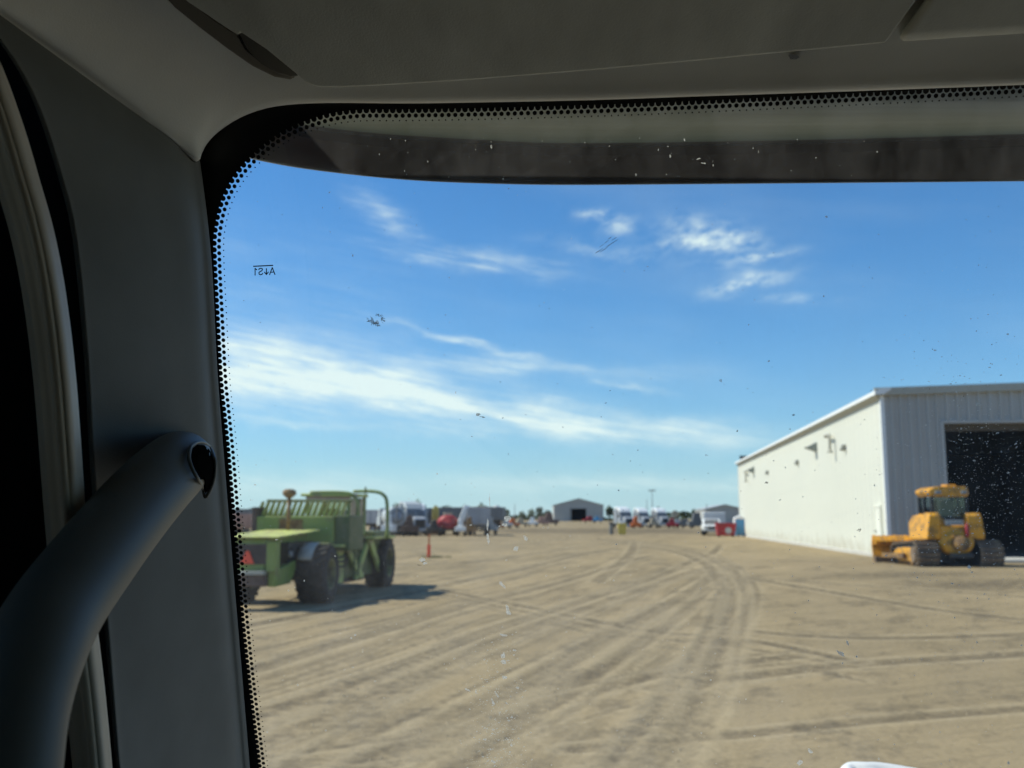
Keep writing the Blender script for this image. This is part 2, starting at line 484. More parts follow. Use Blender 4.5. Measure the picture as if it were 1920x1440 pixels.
def lay_track(pl, w, dep, ch, pl_edge):
    pts = [ground_pt(x, y) for x, y in pl]
    pts = catmull([(p.x, p.y, 0) for p in pts], 14)
    best = np.full(GZ.shape, 9.0, dtype=np.float32)
    for a, b_ in zip(pts[:-1], pts[1:]):
        m = w * 2.4
        i0, i1 = np.searchsorted(ys, min(a.y, b_.y) - m), np.searchsorted(ys, max(a.y, b_.y) + m)
        j0, j1 = np.searchsorted(xs, min(a.x, b_.x) - m), np.searchsorted(xs, max(a.x, b_.x) + m)
        if i1 <= i0 or j1 <= j0: continue
        X, Y = GX[i0:i1, j0:j1] - a.x, GY[i0:i1, j0:j1] - a.y
        dx, dy = b_.x - a.x, b_.y - a.y; L2 = dx * dx + dy * dy + 1e-9
        t = np.clip((X * dx + Y * dy) / L2, 0, 1)
        d = np.sqrt((X - t * dx) ** 2 + (Y - t * dy) ** 2)
        best[i0:i1, j0:j1] = np.minimum(best[i0:i1, j0:j1], d)
    u = best / w
    global dh, churn, pale
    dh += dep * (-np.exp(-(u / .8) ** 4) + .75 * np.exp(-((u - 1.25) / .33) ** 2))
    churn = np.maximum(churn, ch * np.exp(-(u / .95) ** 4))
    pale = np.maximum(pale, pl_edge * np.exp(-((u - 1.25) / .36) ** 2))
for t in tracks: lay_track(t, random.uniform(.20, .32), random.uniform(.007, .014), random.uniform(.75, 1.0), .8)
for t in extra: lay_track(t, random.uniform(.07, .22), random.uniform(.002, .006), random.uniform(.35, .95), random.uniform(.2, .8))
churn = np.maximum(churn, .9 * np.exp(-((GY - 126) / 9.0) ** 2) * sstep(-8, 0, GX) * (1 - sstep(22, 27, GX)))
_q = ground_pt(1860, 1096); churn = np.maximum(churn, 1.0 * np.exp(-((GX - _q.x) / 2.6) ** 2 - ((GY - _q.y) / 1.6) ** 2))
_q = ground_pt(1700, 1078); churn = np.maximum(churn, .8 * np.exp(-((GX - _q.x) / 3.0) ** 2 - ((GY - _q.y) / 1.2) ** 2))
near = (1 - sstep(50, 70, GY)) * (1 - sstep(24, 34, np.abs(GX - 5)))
GZ = GZ + dh * near
gm = bpy.data.meshes.new('ground')
H_, W_ = GZ.shape
co = np.stack([GX, GY, GZ], -1).reshape(-1, 3).astype(np.float32)
idx = np.arange(H_ * W_).reshape(H_, W_)
quads = np.stack([idx[:-1, :-1], idx[:-1, 1:], idx[1:, 1:], idx[1:, :-1]], -1).reshape(-1, 4).astype(np.int32)
gm.vertices.add(len(co)); gm.vertices.foreach_set('co', co.ravel())
gm.loops.add(quads.size); gm.loops.foreach_set('vertex_index', quads.ravel())
gm.polygons.add(len(quads)); gm.polygons.foreach_set('loop_start', np.arange(0, quads.size, 4, dtype=np.int32))
gm.update(calc_edges=True); gm.validate()
for nm, arr in (('churn', churn), ('pale', pale)):
    at = gm.attributes.new(nm, 'FLOAT', 'POINT'); at.data.foreach_set('value', arr.astype(np.float32).ravel())
gm.shade_smooth()
def ground_mat():
    m = bpy.data.materials.new('dirt'); m.use_nodes = True
    n, l = m.node_tree.nodes, m.node_tree.links
    b = n['Principled BSDF']; b.inputs['Roughness'].default_value = .95; b.inputs['Specular IOR Level'].default_value = .15
    t = n.new('ShaderNodeTexCoord')
    def noise(scale, det, rough, stretch=(1, 1, 1), rot=0):
        mp = n.new('ShaderNodeMapping'); mp.vector_type = 'TEXTURE'; mp.inputs['Scale'].default_value = tuple(1 / q for q in stretch); mp.inputs['Rotation'].default_value = (0, 0, rot)
        l.new(t.outputs['Object'], mp.inputs[0])
        z = n.new('ShaderNodeTexNoise'); z.inputs['Scale'].default_value = scale; z.inputs['Detail'].default_value = det; z.inputs['Roughness'].default_value = rough
        l.new(mp.outputs[0], z.inputs['Vector']); return z.outputs['Fac']
    def mr(x, a, b_, c=0., d=1.):
        q = n.new('ShaderNodeMapRange'); l.new(x, q.inputs['Value'])
        for k, v in zip(('From Min', 'From Max', 'To Min', 'To Max'), (a, b_, c, d)): q.inputs[k].default_value = v
        return q.outputs[0]
    def mul(a, b_):
        q = n.new('ShaderNodeMath'); q.operation = 'MULTIPLY'; q.use_clamp = True
        l.new(a, q.inputs[0])
        if isinstance(b_, float): q.inputs[1].default_value = b_
        else: l.new(b_, q.inputs[1])
        return q.outputs[0]
    def mixc(f, A, B):
        q = n.new('ShaderNodeMix'); q.data_type = 'RGBA'; l.new(f, q.inputs['Factor'])
        for s, v in (('A', A), ('B', B)):
            if isinstance(v, tuple): q.inputs[s].default_value = (*v, 1)
            else: l.new(v, q.inputs[s])
        return q.outputs['Result']
    big = noise(.16, 5, .6)
    streak = noise(.9, 6, .62, (1.8, .22, 1), R(-17))
    scratch = noise(2.6, 7, .66, (2.0, .16, 1), R(-19))
    side = noise(1.5, 7, .64, (2.0, .22, 1), R(-66))
    clod = noise(3.4, 8, .72)
    lump = noise(.75, 9, .74, (1.3, .75, 1), R(-20))
    fine = noise(12, 7, .78)
    sp = n.new('ShaderNodeSeparateXYZ'); l.new(t.outputs['Object'], sp.inputs[0])
    sd_ = n.new('ShaderNodeMath'); sd_.operation = 'MULTIPLY_ADD'; l.new(sp.outputs[1], sd_.inputs[0]); sd_.inputs[1].default_value = -.17; l.new(sp.outputs[0], sd_.inputs[2])
    right = mr(sd_.outputs[0], -.4, 1.6); left = mr(sd_.outputs[0], -.4, 1.6, 1, 0)
    ch = n.new('ShaderNodeAttribute'); ch.attribute_name = 'churn'
    pa = n.new('ShaderNodeAttribute'); pa.attribute_name = 'pale'
    grit = mr(clod, .36, .62)
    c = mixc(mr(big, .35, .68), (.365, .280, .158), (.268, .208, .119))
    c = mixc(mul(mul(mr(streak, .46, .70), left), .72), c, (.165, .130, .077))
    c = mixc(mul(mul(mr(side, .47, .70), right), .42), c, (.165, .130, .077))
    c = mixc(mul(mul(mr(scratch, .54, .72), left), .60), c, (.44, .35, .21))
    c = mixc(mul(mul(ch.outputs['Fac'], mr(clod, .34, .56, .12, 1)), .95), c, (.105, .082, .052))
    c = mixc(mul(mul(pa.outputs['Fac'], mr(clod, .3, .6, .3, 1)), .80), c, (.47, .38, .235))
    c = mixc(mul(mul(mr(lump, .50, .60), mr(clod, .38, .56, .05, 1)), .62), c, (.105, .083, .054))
    c = mixc(mul(mr(fine, .50, .72), .45), c, (.42, .335, .205))
    c = mixc(mul(mr(fine, .50, .32), .60), c, (.12, .095, .062))
    l.new(c, b.inputs['Base Color'])
    ad = n.new('ShaderNodeMath'); ad.operation = 'MULTIPLY_ADD'; l.new(clod, ad.inputs[0]); ad.inputs[1].default_value = 1.0; l.new(mul(fine, .35), ad.inputs[2])
    bp = n.new('ShaderNodeBump'); bp.inputs['Strength'].default_value = .5; bp.inputs['Distance'].default_value = .04
    l.new(ad.outputs[0], bp.inputs['Height']); l.new(bp.outputs[0], b.inputs['Normal'])
    return m
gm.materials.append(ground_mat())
# loose clods thrown up along the tracks
cl = MB(); cand = np.argwhere((churn > .45) & (near > .5) & (GY < 34))
for k in range(5200):
    i_, j_ = cand[rng.integers(len(cand))]
    if rng.random() > 14.0 / max(14.0, GY[i_, j_]) : continue
    x, y, z = GX[i_, j_] + rng.uniform(-.2, .2), GY[i_, j_] + rng.uniform(-.2, .2), GZ[i_, j_]
    r = .008 + .020 * rng.random() ** 2.5
    vs = [(x + r * math.cos(a + q) * rng.uniform(.7, 1.3), y + r * math.sin(a + q) * rng.uniform(.7, 1.3), z - .01) for q in [rng.uniform(0, 6)] for a in (0, 1.26, 2.5, 3.8, 5.0)]
    vs.append((x + rng.uniform(-.3, .3) * r, y, z + r * rng.uniform(.5, 1.0)))
    cl.add(vs, [(0, 1, 5), (1, 2, 5), (2, 3, 5), (3, 4, 5), (4, 0, 5)])
ground = bpy.data.objects.new('ground', gm); COL.objects.link(ground); ground['kind'] = 'structure'
mat('clod_dirt', (.40, .325, .21), .95, var=.3, scale=3, spec=.1)
clo = cl.build('dirt_clods', 'clod_dirt'); clo['kind'] = 'stuff'; tag(clo, 'loose dirt clods scattered along the tyre tracks', 'dirt clods')

# ------------------------------------------------------------------ metal warehouse on the right
NC = P(1668, 1045, 44.0); FC = P(1389, 1003, 101.0)
bz = .66
WX, WY = NC.x, NC.y
wdir = Vector((FC.x - NC.x, FC.y - NC.y, 0)); WL = wdir.length; wdir.normalize()
ang = math.atan2(-wdir.x, wdir.y)               # local +Y runs along the white wall, +X along the facade
wh = thing('metal_warehouse', 'large white and grey metal warehouse with an open dark doorway on the right', 'warehouse', (WX, WY, bz), ang)
HE, FWID = 7.50, 26.0
def rib_panel(width, h, rib, dep=.045, top2=None):
    """one upright ribbed sheet: x along its width, ribs toward -y"""
    n = max(1, round(width / rib)); st = width / n; prof = []
    for i in range(n):
        x = i * st
        prof += [(x, 0), (x + st * .58, 0), (x + st * .68, -dep), (x + st * .90, -dep)]
    prof.append((width, 0))
    k = len(prof)
    def top(x): return h if top2 is None else h + (top2 - h) * x / width
    vs = [(x, y, 0.0) for x, y in prof] + [(x, y, top(x)) for x, y in prof]
    fs = [(i, i + 1, k + i + 1, k + i) for i in range(k - 1)]
    return vs, fs
# white side wall: sheets .95 m wide
def splash(name):
    m = M(name); n, l = m.node_tree.nodes, m.node_tree.links; b = n['Principled BSDF']
    src = b.inputs['Base Color'].links[0].from_socket
    g = n.new('ShaderNodeNewGeometry'); sp = n.new('ShaderNodeSeparateXYZ'); l.new(g.outputs['Position'], sp.inputs[0])
    nz = n.new('ShaderNodeTexNoise'); nz.inputs['Scale'].default_value = 1.3; nz.inputs['Detail'].default_value = 8; l.new(g.outputs['Position'], nz.inputs['Vector'])
    a = n.new('ShaderNodeMath'); a.operation = 'MULTIPLY_ADD'; l.new(nz.outputs['Fac'], a.inputs[0]); a.inputs[1].default_value = -1.9; l.new(sp.outputs[2], a.inputs[2])
    r = n.new('ShaderNodeMapRange'); l.new(a.outputs[0], r.inputs['Value']); r.inputs['From Min'].default_value = -.5; r.inputs['From Max'].default_value = .55
    r.inputs['To Min'].default_value = .55; r.inputs['To Max'].default_value = 0
    x = n.new('ShaderNodeMix'); x.data_type = 'RGBA'; l.new(r.outputs[0], x.inputs['Factor']); l.new(src, x.inputs['A']); x.inputs['B'].default_value = (.42, .36, .24, 1)
    l.new(x.outputs['Result'], b.inputs['Base Color'])
splash('wall_white'); splash('wall_grey')
ns = round(WL / .95); sw = WL / ns
vs, fs = rib_panel(sw - .008, HE, .32, .045)
side = MB(); side.add([(p[1], sw - p[0], p[2]) for p in vs], fs)
sm = side.mesh('wall_panel', 'wall_white')
for i in range(ns):
    o = bpy.data.objects.new('wall_panel', sm); COL.objects.link(o); o.parent = wh; o.location = (0, i * sw, 0)
# facade: sheets above and beside the door opening
DX0, DX1, DH = 2.55, 18.5, 6.25
SL = .022
fw = .9
i = 0; x = 0.0
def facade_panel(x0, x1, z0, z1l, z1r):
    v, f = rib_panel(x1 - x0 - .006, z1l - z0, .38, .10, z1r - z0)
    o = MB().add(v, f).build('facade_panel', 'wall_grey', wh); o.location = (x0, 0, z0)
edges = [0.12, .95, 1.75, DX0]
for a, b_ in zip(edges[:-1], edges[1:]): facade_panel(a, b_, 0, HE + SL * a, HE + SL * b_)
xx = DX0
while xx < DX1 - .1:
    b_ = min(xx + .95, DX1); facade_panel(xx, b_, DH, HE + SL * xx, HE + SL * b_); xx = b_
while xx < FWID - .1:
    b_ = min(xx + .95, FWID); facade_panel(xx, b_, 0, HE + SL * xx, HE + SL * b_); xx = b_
MB().b(-.07, .12, -.07, .10, 0, HE).build('corner_trim', 'trim_white', wh, bevel=.01)
MB().b(-.10, .10, WL - .08, WL + .06, 0, HE).build('corner_trim', 'trim_white', wh)
MB().prism([(-.34, HE + .02), (-.34, HE + .20), (-.02, HE + .30), (.4, HE + .32), (.4, HE + .24), (.05, HE + .02)], -.30, WL + .25, 'y').build('gutter', 'trim_white', wh)
MB().prism([(-.03, HE - .20), (-.03, HE + .02), (-.30, HE + .02)], -.02, WL, 'y').build('eave_flashing', 'trim_olive', wh)
MB().prism([(-.34, HE - .02), (FWID, HE - .02 + SL * FWID), (FWID, HE + .34 + SL * FWID), (-.34, HE + .34)], -.24, -.06, 'y').build('rake_trim', 'trim_olive', wh)
MB().add([(.1, -.05, HE + .26), (FWID, -.05, HE + .26 + SL * FWID), (FWID, WL, HE + .26 + SL * FWID), (.1, WL, HE + .26)], [(0, 1, 2, 3)]).build('roof', 'roof_metal', wh)
MB().b(-.16, .0, -.1, WL, -.4, .14).build('foundation', 'concrete', wh, bevel=.02)
MB().b(-.02, DX0, -.20, .0, -.4, .12).build('foundation', 'concrete', wh)
# door opening
f = MB(); f.b(DX0 - .02, DX0 + .16, -.12, .25, 0, DH); f.b(DX0 + .16, DX1, -.10, .25, DH - .10, DH + .05)
f.build('door_frame', 'wall_grey', wh)
MB().b(DX0 + .16, DX1, .35, .60, DH - .42, DH - .1).build('door_header', 'door_wood', wh)
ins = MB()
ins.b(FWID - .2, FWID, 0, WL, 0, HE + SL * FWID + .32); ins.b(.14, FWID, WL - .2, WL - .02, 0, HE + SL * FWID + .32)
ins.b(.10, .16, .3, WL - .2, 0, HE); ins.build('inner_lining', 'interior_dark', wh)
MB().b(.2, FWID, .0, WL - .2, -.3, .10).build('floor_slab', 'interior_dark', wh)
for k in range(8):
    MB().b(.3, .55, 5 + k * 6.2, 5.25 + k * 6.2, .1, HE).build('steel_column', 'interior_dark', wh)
MB().b(DX0 + .1, DX1, -3.4, -.13, -.4, .07).build('door_apron', 'concrete', wh, bevel=.02)
# man door, lamps, vents on the white wall
dr = MB().b(-.10, -.02, .85, 1.85, .12, 2.30).build('service_door', 'wall_white', wh)
f = MB(); f.b(-.13, -.02, .76, .85, .12, 2.40); f.b(-.13, -.02, 1.85, 1.94, .12, 2.40); f.b(-.13, -.02, .85, 1.85, 2.30, 2.40)
f.build('door_surround', 'wall_white', wh)
f = MB(); f.cyl((-.11, 1.75, 1.2), (-.18, 1.75, 1.2), .03, n=8); f.b(-.19, -.16, 1.62, 1.78, 1.18, 1.22); f.build('door_lever', 'dark_steel', wh)
def wall_yz(px, py):
    d = ray(px, py); nrm = Vector((wdir.y, -wdir.x, 0)); o = Vector((WX, WY, bz))
    t = (o - CO).dot(nrm) / d.dot(nrm); p = CO + d * t - o
    return p.dot(wdir), p.z
for (px, py, s) in ((1586, 838, .8), (1498, 866, .8), (1441, 885, .8)):
    y, z = wall_yz(px, py)
    lm = MB().b(-.22, -.02, y - .26 * s, y + .26 * s, z - .08, z + .12).build('wall_light', 'lamp_metal', wh, bevel=.03)
    MB().prism([(-.22, z - .20), (-.32, z - .10), (-.22, z - .08), (-.04, z - .08), (-.04, z - .20)], y - .20, y + .20, 'y').build('lamp_lens', 'lamp_metal', lm)
for (px, py, s) in ((1531, 838, .68), (1414, 881, .72)):
    y, z = wall_yz(px, py); h = .42 * s; w = .62 * s
    vh = MB().prism([(-.03, z - h), (-.03, z + h), (-1.0 * s, z - .05)], y - w, y + w, 'y').build('vent_hood', 'vent_metal', wh)
    f = MB()
    for q in range(4): f.b(-.10 - .2 * q, -.07 - .2 * q, y - w + .03, y + w - .03, z - h + .02 + .07 * q, z - h + .06 + .07 * q)
    f.build('louvre', 'dark_steel', vh)
for (px, py) in ((1562, 816), (1403, 884)):
    y, z = wall_yz(px, py)
    f = MB(); f.tube(catmull([(-.04, y + .9, z), (-.30, y + .85, z), (-.34, y, z), (-.34, y - .55, z - .03), (-.34, y - .62, z - .25), (-.34, y - .62, z - .85)], 4), .085, 8)
    pp = f.build('vent_pipe', 'trim_olive', wh, smooth=True)
    MB().ring((-.34, y - .62, z - .98), [(.02, .2), (.17, .0), (.17, -.08), (.02, -.08)], 12, 'z').build('pipe_cap', 'trim_olive', pp)
# ------------------------------------------------------------------ bulldozer
def tyre(mb, c, r, w, lugs=22, lug_h=.06, chevron=True):
    mb.ring(c, [(r * .55, -w * .5), (r * .80, -w * .54), (r * .93, -w * .46), (r * .955, 0), (r * .93, w * .46), (r * .80, w * .54), (r * .55, w * .5)], 32)
    for k in range(lugs):
        a = 2 * math.pi * k / lugs
        for s in (-1, 1):
            aa = a + (math.pi / lugs if s > 0 else 0)
            rot = Matrix.Rotation(aa, 3, 'X') @ Matrix.Rotation(R(32) * s, 3, 'Z')
            ctr = Matrix.Rotation(aa, 3, 'X') @ Vector((s * w * .25, 0, r * .95))
            mb.box(Vector(c) + ctr, (w * .52, r * .10, lug_h * 2), rot)
def rimdisc(mb, c, r, w):
    mb.ring(c, [(r * .03, -w * .15), (r * .42, -w * .22), (r * .50, -w * .48), (r * .57, -w * .50), (r * .57, w * .50), (r * .50, w * .48), (r * .42, w * .22), (r * .03, w * .15)], 20)
DZ = (17.05, 37.0)
dz = thing('bulldozer', 'muddy yellow bulldozer parked in front of the warehouse doorway', 'bulldozer', (DZ[0], DZ[1], gz(*DZ) - .09), R(-4))
def stadium(y0, y1, r0, r1, zc0, zc1, n=9):
    pts = []
    for k in range(n + 1):
        a = R(90) + math.pi * k / n; pts.append((y0 + r0 * math.cos(a), zc0 + r0 * math.sin(a)))
    for k in range(n + 1):
        a = R(-90) + math.pi * k / n; pts.append((y1 + r1 * math.cos(a), zc1 + r1 * math.sin(a)))
    return pts
def closed_resample(pts, n):
    pts = [Vector((p[0], p[1], 0)) for p in pts] + [Vector((pts[0][0], pts[0][1], 0))]
    L = sum((b_ - a).length for a, b_ in zip(pts[:-1], pts[1:])); out = []
    for k in range(n):
        t = L * k / n
        for a, b_ in zip(pts[:-1], pts[1:]):
            l_ = (b_ - a).length
            if t <= l_: out.append((a + (b_ - a) * (t / l_), (b_ - a).normalized())); break
            t -= l_
    return out
for s in (-1, 1):
    xc = s * 1.19
    tr = MB()
    loop = stadium(.52, 2.75, .48, .42, .54, .48)
    tr.prism([(p[0], p[1]) for p in stadium(.52, 2.75, .43, .37, .54, .48)], xc - .32, xc + .32, 'x')
    tk = tr.build('track', 'dark_steel', dz)
    shoe = MB(); shoe.box((0, 0, 0), (.86, .155, .035)); shoe.box((0, .05, .045), (.86, .025, .06))
    me = shoe.mesh('track_shoe', 'track_steel')
    for p, t in closed_resample(loop, 40):
        o = bpy.data.objects.new('track_shoe', me); COL.objects.link(o); o.parent = tk
        o.location = (xc, p.x, p.y)
        o.rotation_euler = (math.atan2(t.y, t.x), 0, 0)
        if True:  # outer face of the shoe points away from the loop
            nrm = Vector((-t.y, t.x)); ctr = Vector((p.x - 1.6, p.y - .5))
            if nrm.dot(ctr) < 0: o.rotation_euler = (math.atan2(t.y, t.x) + math.pi, 0, 0)
    xo = s * (1.19 + .33)
    MB().prism([(.45, .42), (.55, .72), (1.0, .80), (2.3, .76), (2.75, .62), (2.75, .36), (2.2, .26), (.9, .26)], min(xo, xo + s * .09), max(xo, xo + s * .09), 'x').build('track_frame', 'dozer_yellow', dz, bevel=.03)
    for k in range(5):
        f = MB(); f.cyl((xo - s * .02, .85 + k * .38, .22), (xo + s * .06, .85 + k * .38, .22), .11, n=12); f.build('track_roller', 'dozer_dirty', dz)
    f = MB(); f.cyl((xo - s * .04, .52, .54), (xo + s * .10, .52, .54), .30, n=18); f.build('sprocket', 'track_steel', dz, smooth=False)
    # push arm to the blade
    MB().prism([(1.2, .36), (1.2, .56), (3.9, .50), (3.9, .30)], min(xo + s * .12, xo + s * .26), max(xo + s * .12, xo + s * .26), 'x').build('push_arm', 'dozer_dirty', dz, bevel=.02)
# rear case between the tracks
f = MB(); f.ring((0, .35, 1.0), [(.0, .0), (.55, -.18), (.66, .1), (.66, 1.3), (.0, 1.3)], 28, 'y')
f.v = [(p[0] * 1.05, p[1], 1.0 + (p[2] - 1.0) * .78) for p in f.v]
f.build('rear_case', 'dozer_yellow', dz, smooth=True)
f = MB(); f.ring((.1, .12, .98), [(.0, -.03), (.30, -.02), (.34, .18), (.0, .2)], 20, 'y'); f.build('winch_drum', 'dozer_dirty', dz, smooth=True)
MB().b(-.35, .5, .05, .26, .42, .60).build('drawbar', 'dark_steel', dz, bevel=.02)
MB().b(-.62, .62, .5, 4.0, .40, .95).build('main_frame', 'dark_steel', dz)
# fenders and tank
for s in (-1, 1):
    f = MB(); f.prism([(.30, 1.12), (.22, 1.30), (.22, 2.02), (.36, 2.14), (.75, 2.14), (1.0, 2.02), (1.25, 2.10), (2.1, 2.02), (2.3, 1.75), (2.3, 1.12)], (-1.12 if s < 0 else .40), (-.62 if s < 0 else 1.04), 'x')
    f.v = [(p[0] * (1.0 if abs(p[0]) < 1 or p[2] < 1.9 else .90), p[1], p[2]) for p in f.v]
    f.build('fender_tank', 'dozer_yellow', dz, bevel=.03, seg=2)
MB().prism([(.26, 1.14), (.26, 1.62), (.40, 1.72), (1.6, 1.72), (1.6, 1.14)], -.615, .395, 'x').build('rear_body', 'dozer_yellow', dz, bevel=.03)
for e, i_ in ((-.62, -.30), (.39, .30)):
    MB().prism([(e, 1.70), (e, 2.08), (i_, 1.70)], .34, .42, 'y').build('gusset_plate', 'dozer_yellow', dz)
MB().b(-.44, .24, .20, .27, 1.66, 1.86).build('rear_hatch', 'steel_grey', dz)
gr = MB()
for k in range(9): gr.b(-.42 + k * .073, -.38 + k * .073, .17, .20, 1.67, 1.85)
gr.build('hatch_rib', 'light_body', dz)
f = MB(); f.tube([(.34, .16, 1.22), (.34, .16, 1.26), (.34, .16, 1.62), (.34, .16, 1.68), (.34, .16, 1.74)], [.06, .085, .085, .05, .035], 12)
f.build('fire_extinguisher', 'red_paint', dz, smooth=True)
# hood in front of the cab
MB().prism([(2.2, 1.0), (2.2, 2.05), (3.9, 1.85), (4.0, 1.0)], -.55, .55, 'x').build('engine_hood', 'dozer_yellow', dz, bevel=.05)
f = MB(); f.tube([(.25, 3.0, 1.9), (.25, 3.0, 2.7)], .07, 10); f.build('exhaust_pipe', 'dark_steel', dz)
# cab
f = MB()
for x, y in ((-.74, .62), (.56, .62), (-.74, 2.0), (.56, 2.0), (-.74, 1.45), (.56, 1.45)): f.b(x - .06, x + .06, y - .06, y + .06, 1.72, 2.76)
f.b(-.74, .56, .56, .66, 1.72, 1.98); f.b(-.78, -.70, .62, 2.0, 1.72, 2.0); f.b(.52, .60, .62, 2.0, 1.72, 2.0); f.b(-.74, .56, 1.94, 2.02, 1.7, 1.9)
cabf = f.build('cab_frame', 'black_plastic', dz, bevel=.02)
MB().b(-.68, .50, .60, .615, 1.98, 2.76).build('cab_window', 'side_glass', dz)
MB().b(-.745, -.73, .68, 1.94, 2.0, 2.76).build('cab_window', 'side_glass', dz)
MB().b(.55, .565, .68, 1.94, 2.0, 2.76).build('cab_window', 'side_glass', dz)
MB().b(-.68, .50, 1.97, 1.985, 1.9, 2.76).build('cab_window', 'side_glass', dz)
f = MB(); f.b(-.28, .28, 1.1, 1.6, 1.72, 2.0); f.b(-.26, .26, 1.08, 1.22, 2.0, 2.62); f.build('operator_seat', 'vent_metal', dz, bevel=.05)
f = MB(); f.prism([(-.86, 2.92), (-.74, 2.76), (.56, 2.76), (.62, 2.84), (.62, 3.08), (.57, 3.15), (-.50, 3.15), (-.66, 3.12), (-.86, 3.02)], .48, 2.1, 'y')
f.build('cab_roof', 'dozer_yellow', dz, bevel=.025, seg=2)
MB().b(-.05, .32, .9, 1.5, 3.15, 3.25).build('roof_unit', 'dozer_yellow', dz, bevel=.03)
for x in (-.55, .42): MB().box((x, .44, 2.92), (.22, .10, .14)).build('work_lamp', 'steel_grey', dz, bevel=.02)
# blade seen from behind
bl = MB(); bl.prism([(4.22, .02), (4.22, .30), (4.35, .75), (4.25, 1.18), (4.36, 1.20), (4.48, .75), (4.36, .3), (4.34, .02)], -2.0, 2.0, 'x')
blade = bl.build('blade', 'dozer_yellow', dz)
MB().prism([(3.98, .86), (3.86, .98), (4.24, 1.18), (4.30, .80)], -1.98, 1.98, 'x').build('blade_beam', 'dozer_yellow', blade)
f = MB()
for k in range(10): f.prism([(3.84, .88), (3.80, 1.0), (4.26, 1.23), (4.28, .80)], -1.98 + k * .433, -1.93 + k * .433, 'x')
f.build('stiffener_rib', 'dozer_yellow', blade)
MB().b(-2.0, 2.0, 4.0, 4.30, .02, .32).build('cutting_edge', 'track_steel', blade)
# ------------------------------------------------------------------ green articulated tractor
GA = (-7.12, 26.4)
gt = thing('articulated_tractor', 'faded green articulated tractor with slatted rack and orange warning triangle', 'tractor', (GA[0], GA[1], gz(GA[0], GA[1] + 3)), R(-6))
hood = MB().prism([(.0, .98), (.0, 1.78), (.10, 1.92), (3.4, 2.04), (3.4, 1.20), (1.1, 1.1), (.6, .98)], -.74, .46, 'x')
hood.v = [(p[0], p[1], p[2]) for p in hood.v]
hood.build('engine_hood', 'green_paint', gt, bevel=.08, seg=3)
MB().prism([(-.12, 1.90), (-.12, 1.945), (3.3, 2.09), (3.3, 2.045)], -.82, .86, 'x').build('hood_top', 'green_worn_lit', gt, bevel=.015)
MB().b(-.60, .52, -.03, .02, 1.20, 1.74).build('rear_grille', 'rust_dark', gt)
f = MB()
for k in range(7): f.b(-.58, .50, -.05, -.03, 1.24 + k * .07, 1.265 + k * .07)
f.build('grille_bar', 'dark_steel', gt)
MB().prism([(-.21, 1.22), (.17, 1.22), (.02, 1.56), (-.06, 1.56)], -.085, -.055, 'y').build('warning_triangle', 'orange_red', gt)
f = MB(); f.prism([(.50, 1.0), (.78, 1.0), (.78, 1.80), (.50, 1.80)], -.07, .25, 'y'); f.build('corner_post', 'green_paint', gt, bevel=.02)
MB().b(-.80, .52, -.30, .02, .93, 1.03).build('step_plate', 'trim_olive', gt, bevel=.01)
MB().b(-.78, .54, -.22, .5, .62, .92).build('counterweight', 'rust_dark', gt, bevel=.03)
MB().prism([(.0, .60), (.0, 1.0), (1.6, 1.25), (1.9, 1.1), (1.2, .62)], .54, .76, 'x').build('side_frame', 'green_paint', gt, bevel=.02)
eng = MB(); eng.b(-.5, .70, 1.1, 3.2, 1.0, 1.75); eng.cyl((.72, 1.3, 1.45), (.80, 1.3, 1.45), .14); eng.b(.7, .82, 1.9, 2.5, 1.2, 1.6); eng.build('engine_block', 'dark_steel', gt)
MB().cyl((.80, .95, 1.45), (.86, .95, 1.45), .09).build('work_lamp', 'steel_grey', gt)
f = MB(); f.b(-.35, .35, .4, 8.0, .70, 1.0); f.cyl((-1.2, 2.35, .80), (1.2, 2.35, .80), .14); f.cyl((-1.0, 8.1, .86), (1.0, 8.1, .86), .15); f.build('chassis', 'dark_steel', gt)
def g_wheel(x, y, r, w):
    f = MB(); tyre(f, (x, y, r), r, w, 20, .05); ty = f.build('tyre', 'tyre', gt)
    f = MB(); rimdisc(f, (x, y, r), r, w); f.build('rim', 'rim_yellow', ty, smooth=False)
    return ty
for x in (-1.2, 1.18): g_wheel(x, 2.35, .82, .86)
for x in (-1.0, 1.12): g_wheel(x, 8.1, .90, .74)
# mudguard over the right rear tyre, sunlight painted into its pale colour
rows = []
for k in range(8):
    a = R(30 + k * 9); rr = .93
    rows.append([Vector((xx, 2.35 - rr * math.cos(a), .80 + rr * math.sin(a))) for xx in (.80, 1.0, 1.24)])
mg = MB().grid(rows).build('mudguard', 'tyre_dusty', gt, smooth=True); md = mg.modifiers.new('s', 'SOLIDIFY'); md.thickness = .03
# rack box with slanted slats
MB().b(-1.30, 1.15, 3.62, 4.15, 1.62, 2.50).build('rack_box', 'green_paint', gt, bevel=.03)
MB().b(1.16, 1.62, 3.75, 5.0, 1.45, 2.52).build('side_tank', 'green_dark', gt, bevel=.03)
MB().b(-1.44, -1.30, 3.60, 4.2, 1.5, 2.78).build('rack_post', 'rust_dark', gt, bevel=.01)
MB().b(-.55, .18, 3.585, 3.625, 1.66, 2.40).build('rust_panel', 'rust', gt)
f = MB(); f.tube([(-1.15, 4.0, 2.98), (1.62, 4.0, 2.98)], .045, 8); f.build('rack_rail', 'green_dark', gt)
sl = MB()
sl.add([(-.03, -.04, 0), (.03, -.04, 0), (.23, -.04, .46), (.17, -.04, .46), (-.03, .28, 0), (.03, .28, 0), (.23, .10, .46), (.17, .10, .46)],
       [(0, 1, 2, 3), (7, 6, 5, 4), (0, 3, 7, 4), (1, 5, 6, 2), (3, 2, 6, 7), (0, 4, 5, 1)])
slm = sl.mesh('slat', 'green_worn_lit')
